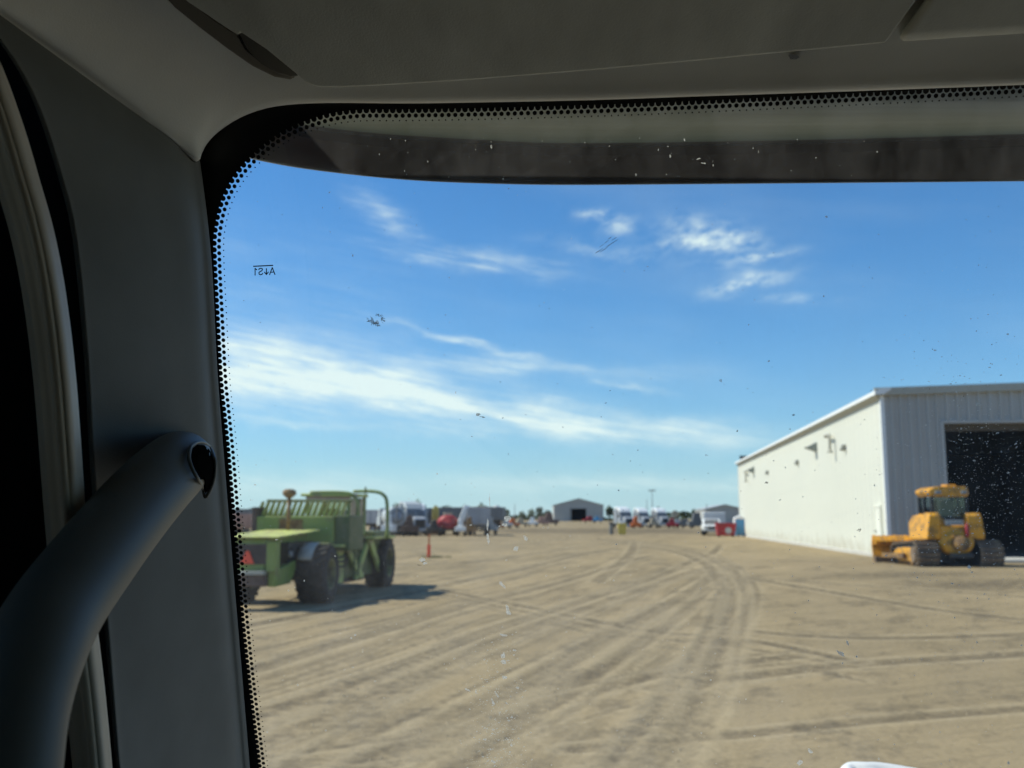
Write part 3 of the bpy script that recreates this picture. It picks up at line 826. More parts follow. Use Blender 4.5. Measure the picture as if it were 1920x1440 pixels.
for k in range(16):
    o = bpy.data.objects.new('slat', slm); COL.objects.link(o); o.parent = gt; o.location = (-1.42 + k * .178, 3.92, 2.50)
f = MB(); f.tube([(.0, 3.0, 2.0), (.0, 3.0, 3.05)], .058, 12); f.build('exhaust_stack', 'rust', gt, smooth=True)
f = MB(); f.ring((.0, 3.0, 3.05), [(.0, 0), (.09, 0), (.20, .10), (.20, .20), (.12, .26), (.0, .27)], 18, 'z'); f.build('stack_cap', 'rust', gt, smooth=True)
# cab and roll bars
f = MB()
for x, y in ((-.42, 5.3), (.95, 5.3), (-.42, 6.7), (.95, 6.7)): f.b(x - .05, x + .05, y - .05, y + .05, 1.9, 3.14)
f.b(-.42, .95, 5.25, 5.35, 1.9, 2.35); f.b(.90, 1.0, 5.3, 6.7, 1.9, 2.25)
f.build('cab_frame', 'green_paint', gt, bevel=.02)
MB().b(-.62, 1.05, 5.15, 6.85, 3.14, 3.24).build('cab_roof', 'green_worn_lit', gt, bevel=.04)
MB().b(-.45, 1.0, 5.22, 5.26, 2.95, 3.13).build('roof_visor', 'pink_body', gt)
for yy in (5.30, 6.70): MB().b(-.36, .89, yy - .01, yy + .01, 2.35, 3.1).build('cab_window', 'side_glass', gt)
MB().b(.94, .96, 5.36, 6.64, 2.25, 3.1).build('cab_window', 'side_glass', gt)
f = MB(); f.b(-.1, .45, 5.6, 6.1, 1.9, 2.3); f.b(-.1, .45, 5.55, 5.7, 2.3, 2.75); f.build('operator_seat', 'black_plastic', gt, bevel=.04)
f = MB(); f.tube(catmull([(-.3, 5.2, 3.27), (.7, 5.2, 3.27), (1.12, 5.2, 3.18), (1.30, 5.2, 2.85), (1.32, 5.2, 1.9)], 6), .055, 10); f.build('roll_bar', 'green_paint', gt, smooth=True)
f = MB(); f.tube(catmull([(.3, 7.4, 3.36), (1.0, 7.4, 3.36), (1.36, 7.4, 3.24), (1.50, 7.4, 2.9), (1.52, 7.4, 1.75)], 6), .06, 10); f.build('roll_bar', 'green_paint', gt, smooth=True)
f = MB(); f.tube([(.95, 7.0, 1.9), (.95, 7.0, 3.5)], .035, 8); f.build('exhaust_pipe', 'green_dark', gt)
MB().b(-.6, 1.3, 7.0, 8.9, 1.35, 2.0).build('front_hood', 'green_dark', gt, bevel=.06)
# front fender with braces
MB().b(.75, 1.55, 6.2, 8.5, 1.74, 1.82).build('fender_top', 'green_worn_lit', gt, bevel=.015)
MB().prism([(6.15, 1.72), (6.6, 1.72), (7.5, .75), (7.3, .62)], 1.30, 1.40, 'x').build('brace_plate', 'green_worn_lit', gt, bevel=.01)
MB().prism([(4.2, 1.60), (4.6, 1.60), (6.1, .55), (5.8, .45)], 1.20, 1.30, 'x').build('brace_plate', 'green_worn_lit', gt, bevel=.01)
MB().prism([(5.2, .48), (5.5, .48), (6.6, 1.70), (6.3, 1.70)], 1.22, 1.32, 'x').build('brace_plate', 'green_worn_lit', gt, bevel=.01)
MB().prism([(3.9, .45), (4.35, .45), (4.35, 1.62), (3.9, 1.62)], 1.12, 1.24, 'x').build('brace_plate', 'green_worn_lit', gt, bevel=.01)
MB().prism([(3.4, .40), (6.6, .40), (6.9, .75), (3.4, .75)], .6, 1.1, 'x').build('lower_frame', 'rust_dark', gt, bevel=.02)
MB().b(-.6, 1.18, 3.3, 7.2, .55, 1.7).build('transmission', 'green_dark', gt, bevel=.05)
MB().b(1.0, 1.5, 3.5, 4.05, 1.56, 1.64).build('foot_step', 'green_worn_lit', gt)
for k in range(3):
    f = MB(); f.tube(catmull([(.80 + .1 * k, 3.1, 1.25 + .12 * k), (1.22 + .04 * k, 3.6, 1.05 + .1 * k), (1.30, 4.2, .95 + .16 * k), (1.20, 4.9, 1.2 + .1 * k)], 5), .03, 7); f.build('hydraulic_hose', 'dark_steel', gt, smooth=True)
f = MB(); f.tube([(1.50, 4.55, .6), (1.50, 4.55, 2.3)], .025, 7); f.tube([(1.50, 4.95, .6), (1.50, 4.95, 2.3)], .025, 7); f.build('ladder_rail', 'green_dark', gt)
for k in range(4): MB().b(1.46, 1.54, 4.55, 4.95, .7 + k * .3, .73 + k * .3).build('ladder_rung', 'green_dark', gt)
f = MB(); f.tube(catmull([(-.7, .25, 2.0), (-.7, .25, 2.22), (-.7, 1.2, 2.26), (-.7, 1.2, 2.04)], 4), .022, 7); f.build('hood_rail', 'rust_dark', gt, smooth=True)
# the front half is steered to the right of the rear half
for o in list(gt.children_recursive):
    if o.name.startswith('slat'): o.location.x += .10; continue
    if o.type != 'MESH' or o.get('sheared'): continue
    wheel = o.name.startswith(('tyre', 'rim'))
    for v in o.data.vertices:
        yy = (2.35 if v.co.y < 5 else 8.1) if wheel else v.co.y
        v.co.x += max(0, yy - 2.6) * (.092 if not o.name.startswith(('cab', 'roof', 'operator', 'roll_bar')) else .11)
# ------------------------------------------------------------------ marker stake
sp = ground_pt(804, 1046)
st = thing('marker_stake', 'orange marker stake standing alone in the dirt yard', 'marker', sp)
MB().prism([(-.085, 0), (.085, 0), (.085, .66), (-.085, .66)], -.02, .02, 'y').build('lower_board', 'orange_red', st, bevel=.01)
f = MB(); f.b(-.045, .045, -.015, .015, .66, 1.16); f.build('stake', 'orange_paint', st, bevel=.01)
gr = MB()
for k in range(160):
    a = random.uniform(0, 6.28); r = random.uniform(0, 1) ** .7
    x, y = .35 + r * .85 * math.cos(a), r * .35 * math.sin(a); h = random.uniform(.05, .17); lx, ly = random.uniform(-.06, .06), random.uniform(-.06, .06)
    gr.add([(x - .012, y, 0), (x + .012, y, 0), (x + lx, y + ly, h)], [(0, 1, 2)])
g = gr.build('grass_tuft', 'grass_blade'); g.location = sp; g['kind'] = 'stuff'; tag(g, 'small tuft of grass at the foot of the orange stake', 'grass')
# ------------------------------------------------------------------ vehicles in the background
def wheels_(root, spots, r=.5, w=.32):
    for (x, y) in spots:
        f = MB(); f.ring((x, y, r), [(r * .5, -w / 2), (r * .95, -w / 2), (r, -w * .35), (r, w * .35), (r * .95, w / 2), (r * .5, w / 2)], 18)
        wv = f.build('wheel', 'tyre', root)
        g_ = MB(); g_.ring((x, y, r), [(.02, -w * .2), (r * .5, -w * .45), (r * .5, w * .45), (.02, w * .2)], 12); g_.build('rim', 'steel_grey', wv)
def semi(name, label, loc, rz, body, sleeper=True, group=None, cat='truck', roof=None):
    """highway tractor, front toward local -Y"""
    t = thing(name, label, cat, loc, rz, group)
    MB().prism([(0.0, .75), (0.0, 1.75), (.35, 1.95), (1.5, 2.05), (1.5, .75)], -.75, .75, 'x').build('hood', body, t, bevel=.12, seg=3)
    for s in (-1, 1):
        MB().prism([(.0, .55), (.05, 1.15), (.5, 1.28), (1.2, 1.2), (1.45, .8), (1.2, .95), (.5, .95), (.3, .55)], min(s * .76, s * 1.22), max(s * .76, s * 1.22), 'x').build('fender', body, t, bevel=.05)
        MB().box((s * .95, -.02, 1.0), (.26, .06, .2)).build('headlight', 'light_body', t, bevel=.02)
        MB().box((s * 1.38, 1.45, 2.2), (.12, .12, .7)).build('mirror', 'dark_steel', t, bevel=.03)
    MB().b(-.52, .52, -.06, .02, .85, 1.68).build('grille', 'black_plastic', t, bevel=.02)
    MB().b(-1.2, 1.2, -.25, .0, .42, .78).build('bumper', 'light_body', t, bevel=.05)
    MB().prism([(1.5, .9), (1.5, 2.05), (1.85, 2.75), (3.1, 2.82), (3.1, .9)], -1.05, 1.05, 'x').build('cab', body, t, bevel=.08, seg=3)
    for s in (-1, 1):
        MB().add([(s * .06, 1.49, 2.07), (s * .98, 1.49, 2.07), (s * .90, 1.80, 2.68), (s * .06, 1.80, 2.68)], [(0, 1, 2, 3) if s > 0 else (3, 2, 1, 0)]).build('windshield_pane', 'slate_body', t)
        MB().b(min(s * 1.045, s * 1.06), max(s * 1.045, s * 1.06), 1.9, 2.7, 1.95, 2.55).build('side_window', 'slate_body', t)
        f = MB(); f.tube([(s * 1.12, 3.3, .8), (s * 1.12, 3.3, 3.5)], .09, 10); f.build('exhaust_stack', 'steel_grey', t)
    if sleeper:
        MB().prism([(3.1, .9), (3.1, 3.0), (4.6, 3.2), (4.6, .9)], -1.18, 1.18, 'x').build('sleeper', body, t, bevel=.1, seg=3)
        MB().prism([(1.8, 2.80), (2.4, 3.45), (4.55, 3.75), (4.55, 3.15), (3.0, 2.95)], -1.02, 1.02, 'x').build('roof_fairing', roof or body, t, bevel=.15, seg=3)
    MB().b(-.45, .45, .3, 7.0, .6, .85).build('chassis', 'dark_steel', t)
    wheels_(t, [(-1.0, .85), (1.0, .85), (-.95, 5.2), (.95, 5.2), (-.95, 6.4), (.95, 6.4)])
    return t
def box_trailer(label, loc, rz, body, L=12, H=2.7, group=None, name='box_trailer'):
    t = thing(name, label, 'trailer', loc, rz, group)
    MB().b(-1.25, 1.25, 0, L, 1.15, 1.15 + H).build('box', body, t, bevel=.04)
    f = MB()
    for k in range(int(L / 1.2)): f.b(-1.28, -1.25, .4 + k * 1.2, .46 + k * 1.2, 1.2, 1.1 + H); f.b(1.25, 1.28, .4 + k * 1.2, .46 + k * 1.2, 1.2, 1.1 + H)
    f.build('side_post', 'steel_grey', t)
    for s in (-1, 1): MB().b(min(s * .03, s * 1.2), max(s * .03, s * 1.2), -.05, .0, 1.25, 1.05 + H).build('rear_door', body, t, bevel=.01)
    MB().b(-1.2, 1.2, -.03, .1, .55, .7).build('rear_bumper', 'dark_steel', t)
    MB().b(-.5, .5, .1, L, .85, 1.14).build('chassis', 'dark_steel', t)
    wheels_(t, [(-1.0, 1.2), (1.0, 1.2), (-1.0, 2.5), (1.0, 2.5)])
    f = MB(); f.b(-.8, -.7, L - 2, L - 1.9, 0, 1.0); f.b(.7, .8, L - 2, L - 1.9, 0, 1.0); f.build('landing_leg', 'dark_steel', t)
    return t
def tanker(label, loc, rz, body, end, r=1.05, L=6.5):
    t = thing('tank_truck', label, 'truck', loc, rz)
    zc = 1.05 + r
    f = MB(); f.ring((0, 0, zc), [(r * .72, -.02), (r, .05), (r, L), (r * .7, L + .2), (.0, L + .25), (.0, .3), (r * .72, .3)], 28, 'y'); f.build('tank', body, t, smooth=False)
    f = MB(); f.ring((0, 0, zc), [(.0, -.08), (r * .5, -.04), (r * .74, .1), (.0, .1)], 24, 'y'); f.build('tank_door', end, t, smooth=True)
    f = MB(); f.tube(catmull([(-.1, .2, zc + r), (-.1, -.2, zc + r + .1), (-.1, -.5, zc + .4), (-.1, -.55, 1.2)], 4), .10, 8); f.build('hose', 'slate_body', t, smooth=True)
    MB().b(-.5, .5, .1, L + 3, .8, 1.1).build('chassis', 'dark_steel', t)
    MB().b(-1.2, 1.2, -.2, .1, .5, .9).build('rear_bumper', 'dark_steel', t)
    f = MB(); f.b(-1.2, -1.0, .2, 2.8, 1.0, 1.15); f.b(1.0, 1.2, .2, 2.8, 1.0, 1.15); f.build('fender', 'light_body', t)
    MB().prism([(L + .4, 1.0), (L + .4, 3.0), (L + 1.8, 2.9), (L + 2.2, 2.1), (L + 3.4, 1.9), (L + 3.4, 1.0)], -1.15, 1.15, 'x').build('cab', body, t, bevel=.08)
    wheels_(t, [(-1.0, .9), (1.0, .9), (-1.0, 2.2), (1.0, 2.2), (-1.0, L + 2.6), (1.0, L + 2.6)])
    return t
def place(px, d):
    x = (px - 960) / F_PX * d; y = d
    return (x, y, gz(x, y))
# row on the left behind the green tractor
tanker('white rear end of a vacuum tank truck just right of the green tractor', place(747, 104), R(14), 'light_body', 'grey_body', 1.0)
semi('semi_truck', 'grey white semi truck with dark grille between the tank truck and red wagon', place(790, 104), R(24), 'grey_body', True, roof='light_body')  # grey body colour paints the shade on its front
t = thing('red_wagon', 'rounded red farm wagon on dark wheels in the left vehicle row', 'wagon', place(843, 106), R(8))
f = MB(); f.ring((0, 0, 1.55), [(.0, -.15), (.75, -.10), (1.02, .15), (1.02, 3.6), (.75, 3.8), (.0, 3.85)], 22, 'y'); f.v = [(p[0] * 1.05, p[1], 1.35 + (p[2] - 1.55) * .85) for p in f.v]
f.build('tank', 'red_paint', t, smooth=True)
MB().b(-1.2, -.8, -.1, 3.0, .55, 1.5).build('side_skirt', 'red_paint', t, bevel=.05)
MB().b(-.5, .9, -.1, 4.5, .5, .75).build('chassis', 'dark_steel', t)
MB().b(-.5, .4, .6, 1.6, 2.15, 2.45).build('hatch', 'tan_body', t, bevel=.05)
wheels_(t, [(-.5, .4), (.85, .4), (-.5, 3.2), (.85, 3.2)], .48, .3)
t = thing('yellow_column', 'dull yellow upright machine mast left of the red wagon', 'machine', place(818, 112), 0)
MB().b(-.38, .38, -.3, .3, 1.4, 3.0).build('mast', 'yellow_paint', t, bevel=.05); MB().b(-.5, .5, -.5, .5, 0, 1.4).build('base', 'rust_dark', t, bevel=.05); MB().b(-.2, .2, -.2, .2, 3.0, 3.3).build('mast_head', 'yellow_paint', t, bevel=.03)
t = thing('grain_auger', 'tilted white chute leaning up beside the grey box truck', 'auger', place(872, 106), R(5))
MB().prism([(-.75, 1.5), (-.1, 1.4), (.55, 3.2), (.0, 3.3)], -.3, .5, 'y').build('chute', 'white_paint', t, bevel=.05)
MB().b(-.8, .7, -.4, 1.5, .55, 1.4).build('base', 'rust', t, bevel=.05); MB().b(-.7, .3, -.45, -.38, .6, 1.1).build('guard', 'white_paint', t)
wheels_(t, [(-.8, .6), (.8, .6)], .35, .22)
box_trailer('grey box trailer at the right end of the left vehicle row', place(899, 104), R(4), 'grey_body', 7, 1.8)
# second row of long trailers behind
for k, (px, d, rz, b_, lab) in enumerate([(700, 128, 70, 'grey_body', 'long grey trailer parked behind the tank truck'), (760, 131, 80, 'light_body', 'pale trailer parked behind the grey white semi truck'),
                                   (835, 134, 84, 'slate_body', 'dark slate trailer parked behind the red wagon'), (905, 138, 78, 'slate_body', 'dark trailer behind the grey box trailer')]):
    box_trailer(lab, place(px + 40, d), R(rz), b_, 9.5, 1.8, 'long trailers behind the left vehicle row')
semi('semi_truck', 'white roofed semi truck behind the row, left of the yellow mast', place(786, 118), R(10), 'grey_body', True, roof='white_paint')
semi('semi_truck', 'rust brown semi truck just behind the grey white one', place(773, 112), R(25), 'brown_body', False)
t = box_trailer('maroon box trailer standing high beyond the grey box trailer', place(924, 150), R(60), 'brown_body', 4.5, 2.4)
t = thing('white_drum', 'round whitish drum beside the maroon trailer', 'tank', place(931, 146), 0)
f = MB(); f.ring((0, 0, 3.0), [(0, -.5), (.5, -.45), (.68, 0), (.68, .8), (0, .9)], 18, 'y'); f.build('drum', 'light_body', t, smooth=True)
MB().b(-.5, .5, -.2, .8, 0, 2.4).build('stand', 'slate_body', t)
box_trailer('salmon coloured low trailer left of the green tractor', place(470, 66), R(80), 'pink_body', 4.5, 1.0)
box_trailer('dark blue trailer far left behind the salmon trailer', place(478, 96), R(85), 'slate_body', 7, 1.6)
# small implements between the row and the far shed
def implement(label, loc, body, w, h, rz=0., seedk=0):
    rr = random.Random(seedk)
    t = thing('farm_implement', label, 'implement', loc, rz, 'small implements along the far edge of the yard')
    MB().b(-w / 2, w / 2, -.5, .8, .5, .5 + h * .35).build('frame', body, t, bevel=.05)
    MB().prism([(-w * .3, .5 + h * .35), (w * .2, .5 + h * .35), (w * .1, .5 + h), (-w * .2, .5 + h * .9)], -.3, .4, 'y').build('hopper', body, t, bevel=.05)
    f = MB(); f.tube([(-w / 2, 0, .7), (-w * .75, -.3, .35)], .06, 6); f.build('hitch', 'dark_steel', t)
    wheels_(t, [(-w * .35, 0), (w * .35, 0)], .38, .25)
    return t
for k, (px, d, body, w, h, lab) in enumerate([
    (936, 150, 'orange_paint', 1.8, 1.0, 'small orange implement right of the grey box trailer'),
    (950, 170, 'light_body', 2.0, 1.2, 'pale implement between two orange ones'),
    (962, 175, 'orange_paint', 2.4, 1.3, 'orange red implement left of the far grey shed'),
    (976, 190, 'tan_body', 2.8, 1.3, 'tan implement on the far edge of the yard'),
    (998, 200, 'white_paint', 2.0, 1.5, 'white implement left of the far grey shed'),
    (1016, 210, 'pink_body', 3.0, 1.6, 'pinkish implement near the left wall of the far shed'),
    (1030, 220, 'brown_body', 4.0, 2.4, 'dark brown implement against the far shed corner'),
    (1105, 300, 'red_paint', 4.5, 1.6, 'low red implement in front of the far shed'),
    (1118, 300, 'blue_paint', 3.0, 1.5, 'low blue implement in front of the far shed'),
    (1190, 150, 'orange_paint', 1.6, 1.6, 'rusty orange implement right of the leftmost white cab truck'),
    (1222, 170, 'tan_body', 1.8, 1.4, 'tan implement between the second and third white trucks'),
    (1258, 160, 'red_paint', 2.0, 1.4, 'dull red implement right of the third white truck'),
    (1268, 165, 'light_body', 2.2, 1.2, 'pale implement beside the dull red one'),
    (1282, 160, 'slate_body', 3.6, 1.2, 'low dark implement on the right of the yard'),
    (1304, 158, 'slate_body', 3.2, 2.3, 'tall slate implement left of the white pickup'),
]): implement(lab, place(px, d), body, w, h, R(random.uniform(-20, 20)), k)
for k, (px, d, body, w, h, lab) in enumerate([
    (731, 99, 'white_paint', 1.3, 1.9, 'narrow white implement beside the front wheel of the green tractor'),
    (771, 101, 'rust_dark', 1.8, 1.7, 'rust dark implement between the tank truck and the grey white semi truck'),
    (816, 101, 'dark_steel', 1.6, 1.2, 'black implement just left of the red wagon'),
    (866, 102, 'white_paint', 1.2, 1.3, 'low white implement in front of the tilted white chute'),
    (882, 102, 'rust', 1.4, 1.5, 'rusty implement at the left edge of the grey box trailer'),
    (920, 108, 'light_body', 1.6, 1.5, 'light grey implement right of the grey box trailer')]): implement(lab, place(px, d), body, w, h, R(12 * (k % 3) - 10), 60 + k)
# three white trucks, shade on their bodies painted as grey
for k, (px, lab) in enumerate([(1178, 'white roofed truck with grey cab, leftmost of three near the light mast'), (1211, 'white roofed truck with grey cab, middle of three near the light mast'),
                               (1245, 'white roofed truck with grey cab, rightmost of three near the light mast')]):
    semi('cab_truck', lab, place(px, 160 if k == 0 else 182), R(13), 'grey_body', True, 'white roofed trucks in the middle distance', roof='white_paint')
t = thing('yellow_bin', 'yellow bin standing left of the first white roofed truck', 'bin', place(1164, 112), 0)
MB().prism([(-.38, 0), (.38, 0), (.48, 1.2), (-.48, 1.2)], -.4, .4, 'y').build('tub', 'yellow_paint', t, bevel=.03); MB().b(-.52, .52, -.45, .45, 1.2, 1.28).build('lid', 'yellow_paint', t, bevel=.02)
t = thing('dark_post', 'short dark post left of the yellow bin', 'post', place(1144, 112), 0)
f = MB(); f.tube([(0, 0, 0), (0, 0, 1.25)], [.26, .2], 12); f.build('post', 'slate_body', t); MB().b(-.28, .28, -.28, .28, 1.25, 1.4).build('cap', 'slate_body', t)
# red bin, white pickup, blue and white toilet beside the warehouse
t = thing('red_dumpster', 'red metal dumpster with a pale round patch beside the warehouse corner', 'dumpster', place(1356, 98), R(-6))
MB().prism([(-.85, .12), (.85, .12), (.98, 1.28), (-.98, 1.28)], -.7, .7, 'y').build('bin', 'red_paint', t, bevel=.03)
MB().prism([(-1.0, 1.28), (1.0, 1.28), (1.0, 1.36), (-1.0, 1.40)], -.75, .75, 'y').build('lid', 'red_paint', t, bevel=.02)
f = MB(); f.ring((.18, -.72, .62), [(0, -.03), (.28, -.03), (.32, .0), (.0, .0)], 18, 'y'); f.build('round_patch', 'light_body', t)
MB().b(-.88, -.55, -.72, -.70, .2, 1.2).build('side_rib', 'red_paint', t)
f = MB(); f.b(-.8, -.6, -.5, .5, 0, .12); f.b(.6, .8, -.5, .5, 0, .12); f.build('skid', 'dark_steel', t)
def pickup(label, loc, rz, body):
    t = thing('pickup_truck', label, 'pickup', loc, rz)
    MB().prism([(-.1, .5), (-.1, 1.05), (1.2, 1.12), (1.9, 1.75), (3.3, 1.78), (3.6, 1.15), (5.3, 1.12), (5.3, .5)], -.95, .95, 'x').build('body', body, t, bevel=.08, seg=3)
    MB().add([(-.8, 1.24, 1.19), (.8, 1.24, 1.19), (.7, 1.84, 1.72), (-.7, 1.84, 1.72)], [(0, 1, 2, 3)]).build('windshield_pane', 'slate_body', t)
    for s in (-1, 1):
        MB().box((s * .7, -.11, .88), (.35, .05, .2)).build('headlight', 'light_body', t)
        MB().b(min(s * .94, s * .97), max(s * .94, s * .97), 1.9, 3.2, 1.2, 1.65).build('side_window', 'slate_body', t)
    MB().b(-.5, .5, -.13, -.08, .7, 1.0).build('grille', 'dark_steel', t); MB().b(-.95, .95, -.25, -.05, .42, .6).build('bumper', 'steel_grey', t, bevel=.03)
    wheels_(t, [(-.85, .8), (.85, .8), (-.85, 4.2), (.85, 4.2)], .40, .28)
    return t
pickup('white pickup truck left of the red dumpster', place(1332, 104), R(-8), 'white_paint')
box_trailer('small white trailer behind the white pickup truck', place(1336, 112), R(-8), 'white_paint', 4, 1.4)
t = thing('portable_toilet', 'blue portable toilet with white roof and side at the warehouse corner', 'toilet', place(1383, 99), R(-5))
MB().b(-.5, .45, -.5, .5, .1, 1.75).build('cabin', 'blue_paint', t, bevel=.03)
MB().prism([(-.60, 1.9), (.0, 2.15), (.5, 1.9), (.5, 1.75), (-.60, 1.75)], -.58, .58, 'y').build('roof', 'white_paint', t, bevel=.03)
MB().b(-.62, -.50, -.5, .5, .7, 1.75).build('side_panel', 'white_paint', t); MB().b(-.3, .25, -.53, -.50, .2, 1.65).build('door', 'blue_paint', t, bevel=.01)
# far sheds
def shed(label, loc, rz, w, L, he, hr, body, opening=None):
    t = thing('gable_shed', label, 'shed', loc, rz, None)
    def top(x): return he + (hr - he) * (1 - abs(x) / (w / 2))
    o0, o1, oh = opening if opening else (0, 0, 0)
    n = int(w / 1.2); st = w / n; f = MB()
    for i in range(n):
        x0, x1 = -w / 2 + i * st, -w / 2 + (i + 1) * st; xm = (x0 + x1) / 2
        zb = oh if opening and o0 <= xm <= o1 else 0
        f.add([(x0, 0, zb), (x1, 0, zb), (x1, 0, top(x1)), (x0, 0, top(x0))], [(0, 1, 2, 3)])
        f.b(x0, x0 + .12, -.06, 0, zb, top(x0 + .06))
    f.build('gable_wall', body, t)
    MB().b(-w / 2, -w / 2 + .1, .02, L, 0, he).build('side_wall', body, t); MB().b(w / 2 - .1, w / 2, .02, L, 0, he).build('side_wall', body, t)
    for s in (-1, 1):
        MB().prism([(0, hr + .02), (s * (w / 2 + .3), he - .1), (s * (w / 2 + .3), he + .1), (0, hr + .25)], -.4, L + .3, 'y').build('roof_slope', 'roof_metal', t)
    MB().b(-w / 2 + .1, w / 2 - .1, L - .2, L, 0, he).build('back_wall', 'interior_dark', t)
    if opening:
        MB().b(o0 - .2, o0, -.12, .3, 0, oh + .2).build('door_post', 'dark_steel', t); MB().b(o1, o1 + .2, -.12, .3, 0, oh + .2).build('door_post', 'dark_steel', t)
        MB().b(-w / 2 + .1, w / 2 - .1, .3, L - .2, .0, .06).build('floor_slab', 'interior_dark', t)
    return t
lo = place(1084, 400)
shed('grey gable shed with a dark open doorway far across the yard', (lo[0], lo[1], gz(lo[0], lo[1]) - .1), R(-1), 20.5, 24, 6.6, 9.2, 'wall_far', (-3.4, 2.9, 5.2))
lo = place(1356, 262)
shed('grey metal shed with low pitched roof behind the red dumpster', (lo[0], lo[1], lo[2]), R(-3), 10.5, 20, 3.9, 5.0, 'wall_far', None)
# light masts and posts
def mast(label, px, d, h, heads, lean=0):
    t = thing('light_mast', label, 'light mast', place(px, d), 0)
    f = MB(); f.tube([(0, 0, 0), (0, 0, h)], [.16, .08], 8); f.build('pole', 'steel_grey', t)
    if heads:
        MB().b(-1.0, 1.0, -.05, .05, h - .06, h + .06).build('crossarm', 'steel_grey', t)
        for x in (-.8, -.27, .27, .8): MB().box((x, -.15, h + .22), (.34, .3, .32)).build('lamp_head', 'steel_grey', t, bevel=.03)
mast('tall light mast with a bank of lamps between the second and third white trucks', 1221, 270, 9.0, True)
mast('shorter plain light pole left of the tall lamp mast', 1211, 330, 7.6, False)
mast('grey pole rising left of the shed behind the red dumpster', 1322, 250, 5.2, False)
mast('thin pole rising behind the yard left of the far shed', 965, 330, 6.2, False)
t = thing('round_sign', 'pale round sign on a post right of the third white truck', 'sign', place(1263, 240), 0)
f = MB(); f.ring((0, 0, 2.6), [(0, -.05), (.85, -.05), (.9, 0), (.85, .05), (0, .05)], 20, 'y'); f.build('disc', 'tan_body', t); f = MB(); f.tube([(0, .1, 0), (0, .1, 2.6)], .07, 8); f.build('post', 'steel_grey', t)
# trees on the far horizon
leaf_mesh = []
for k in range(3):
    f = MB(); rr = random.Random(40 + k)
    for q in range(260):
        while True:
            p = Vector((rr.uniform(-1, 1), rr.uniform(-1, 1), rr.uniform(-1, 1)))
            if p.length < 1 and (p.length > .35 or rr.random() < .4): break
        lump = 1 + .3 * math.sin(3 * p.x + k) * math.cos(4 * p.y + k)
        c = Vector((p.x * 1.5 * lump, p.y * 1.5 * lump, 3.2 + p.z * 1.9 * lump)); s = rr.uniform(.18, .42)
        a = Vector((rr.uniform(-1, 1), rr.uniform(-1, 1), rr.uniform(-1, 1))).normalized(); b_ = a.orthogonal().normalized()
        f.add([c - a * s, c + b_ * s * .7, c + a * s, c - b_ * s * .7], [(0, 1, 2, 3)])
    g = MB(); g.tube([(0, 0, 0), (.05, 0, 1.4), (0, .05, 3.4)], [.16, .12, .05], 7)
    for q in range(5):
        a = q * 1.3; g.tube([(0, 0, 1.6 + q * .3), (math.cos(a) * .9, math.sin(a) * .9, 2.6 + q * .35)], [.06, .02], 5)
    leaf_mesh.append((f.mesh('crown', 'foliage'), g.mesh('trunk', 'bark')))
tl = [(748, 300, 1.25, 'broad tree'), (783, 310, 1.35, 'tall narrow tree'), (838, 330, 1.25, 'tree'), (876, 340, 1.2, 'tree'), (904, 300, 1.1, 'tree'), (948, 360, 1.0, 'low tree'), (978, 330, .8, 'low tree'), (996, 340, .95, 'tree'), (1011, 360, 1.0, 'tree'), (1026, 330, .85, 'tree'),
      (1141, 420, 1.3, 'low tree'), (1152, 430, 1.1, 'low tree'), (1204, 450, 1.1, 'low tree'), (1232, 460, 1.15, 'low tree'), (1280, 430, 1.0, 'low tree'), (1300, 420, 1.15, 'low tree')]
tw = ['behind the tank truck', 'behind the grey white semi truck', 'behind the red wagon', 'behind the tilted white chute', 'behind the grey box trailer', 'right of the maroon trailer', 'nearest right of the thin pole',
      'behind the white implement', 'behind the pinkish implement', 'at the left corner of the far shed', 'just right of the far shed', 'left of the first white roofed truck', 'behind the first and second white roofed trucks',
      'behind the second and third white roofed trucks', 'right of the round sign', 'left of the shed by the red dumpster']
for k, (px, d, s, lab) in enumerate(tl):
    t = thing('far_tree', 'far green %s on the horizon %s' % (lab, tw[k]), 'tree', place(px, d), k * 1.1, 'trees along the far horizon')
    for me, nm in zip(leaf_mesh[k % 3], ('crown', 'trunk')):
        o = bpy.data.objects.new(nm, me); COL.objects.link(o); o.parent = t
    t.scale = (s * random.uniform(.8, 1.1), s, s * random.uniform(.9, 1.1))
f = MB()
for k in range(2600):
    px = random.uniform(380, 1700); d = random.uniform(480, 560); x, y, z = place(px, d)
    c = Vector((x, y, z + random.uniform(.2, 1) * (3.0 + 1.6 * math.sin(px * .031) + 1.2 * math.sin(px * .013 + 2)))); s = random.uniform(.5, 1.3)
    a = Vector((random.uniform(-1, 1), random.uniform(-.4, .4), random.uniform(-.6, .6))).normalized(); b_ = a.cross(Vector((0, 1, .2))).normalized()
    f.add([c - a * s, c + b_ * s * .8, c + a * s, c - b_ * s * .8], [(0, 1, 2, 3)])
wood = f.build('far_woodland', 'foliage'); wood['kind'] = 'stuff'; tag(wood, 'low dark line of far woodland along the horizon', 'woodland')

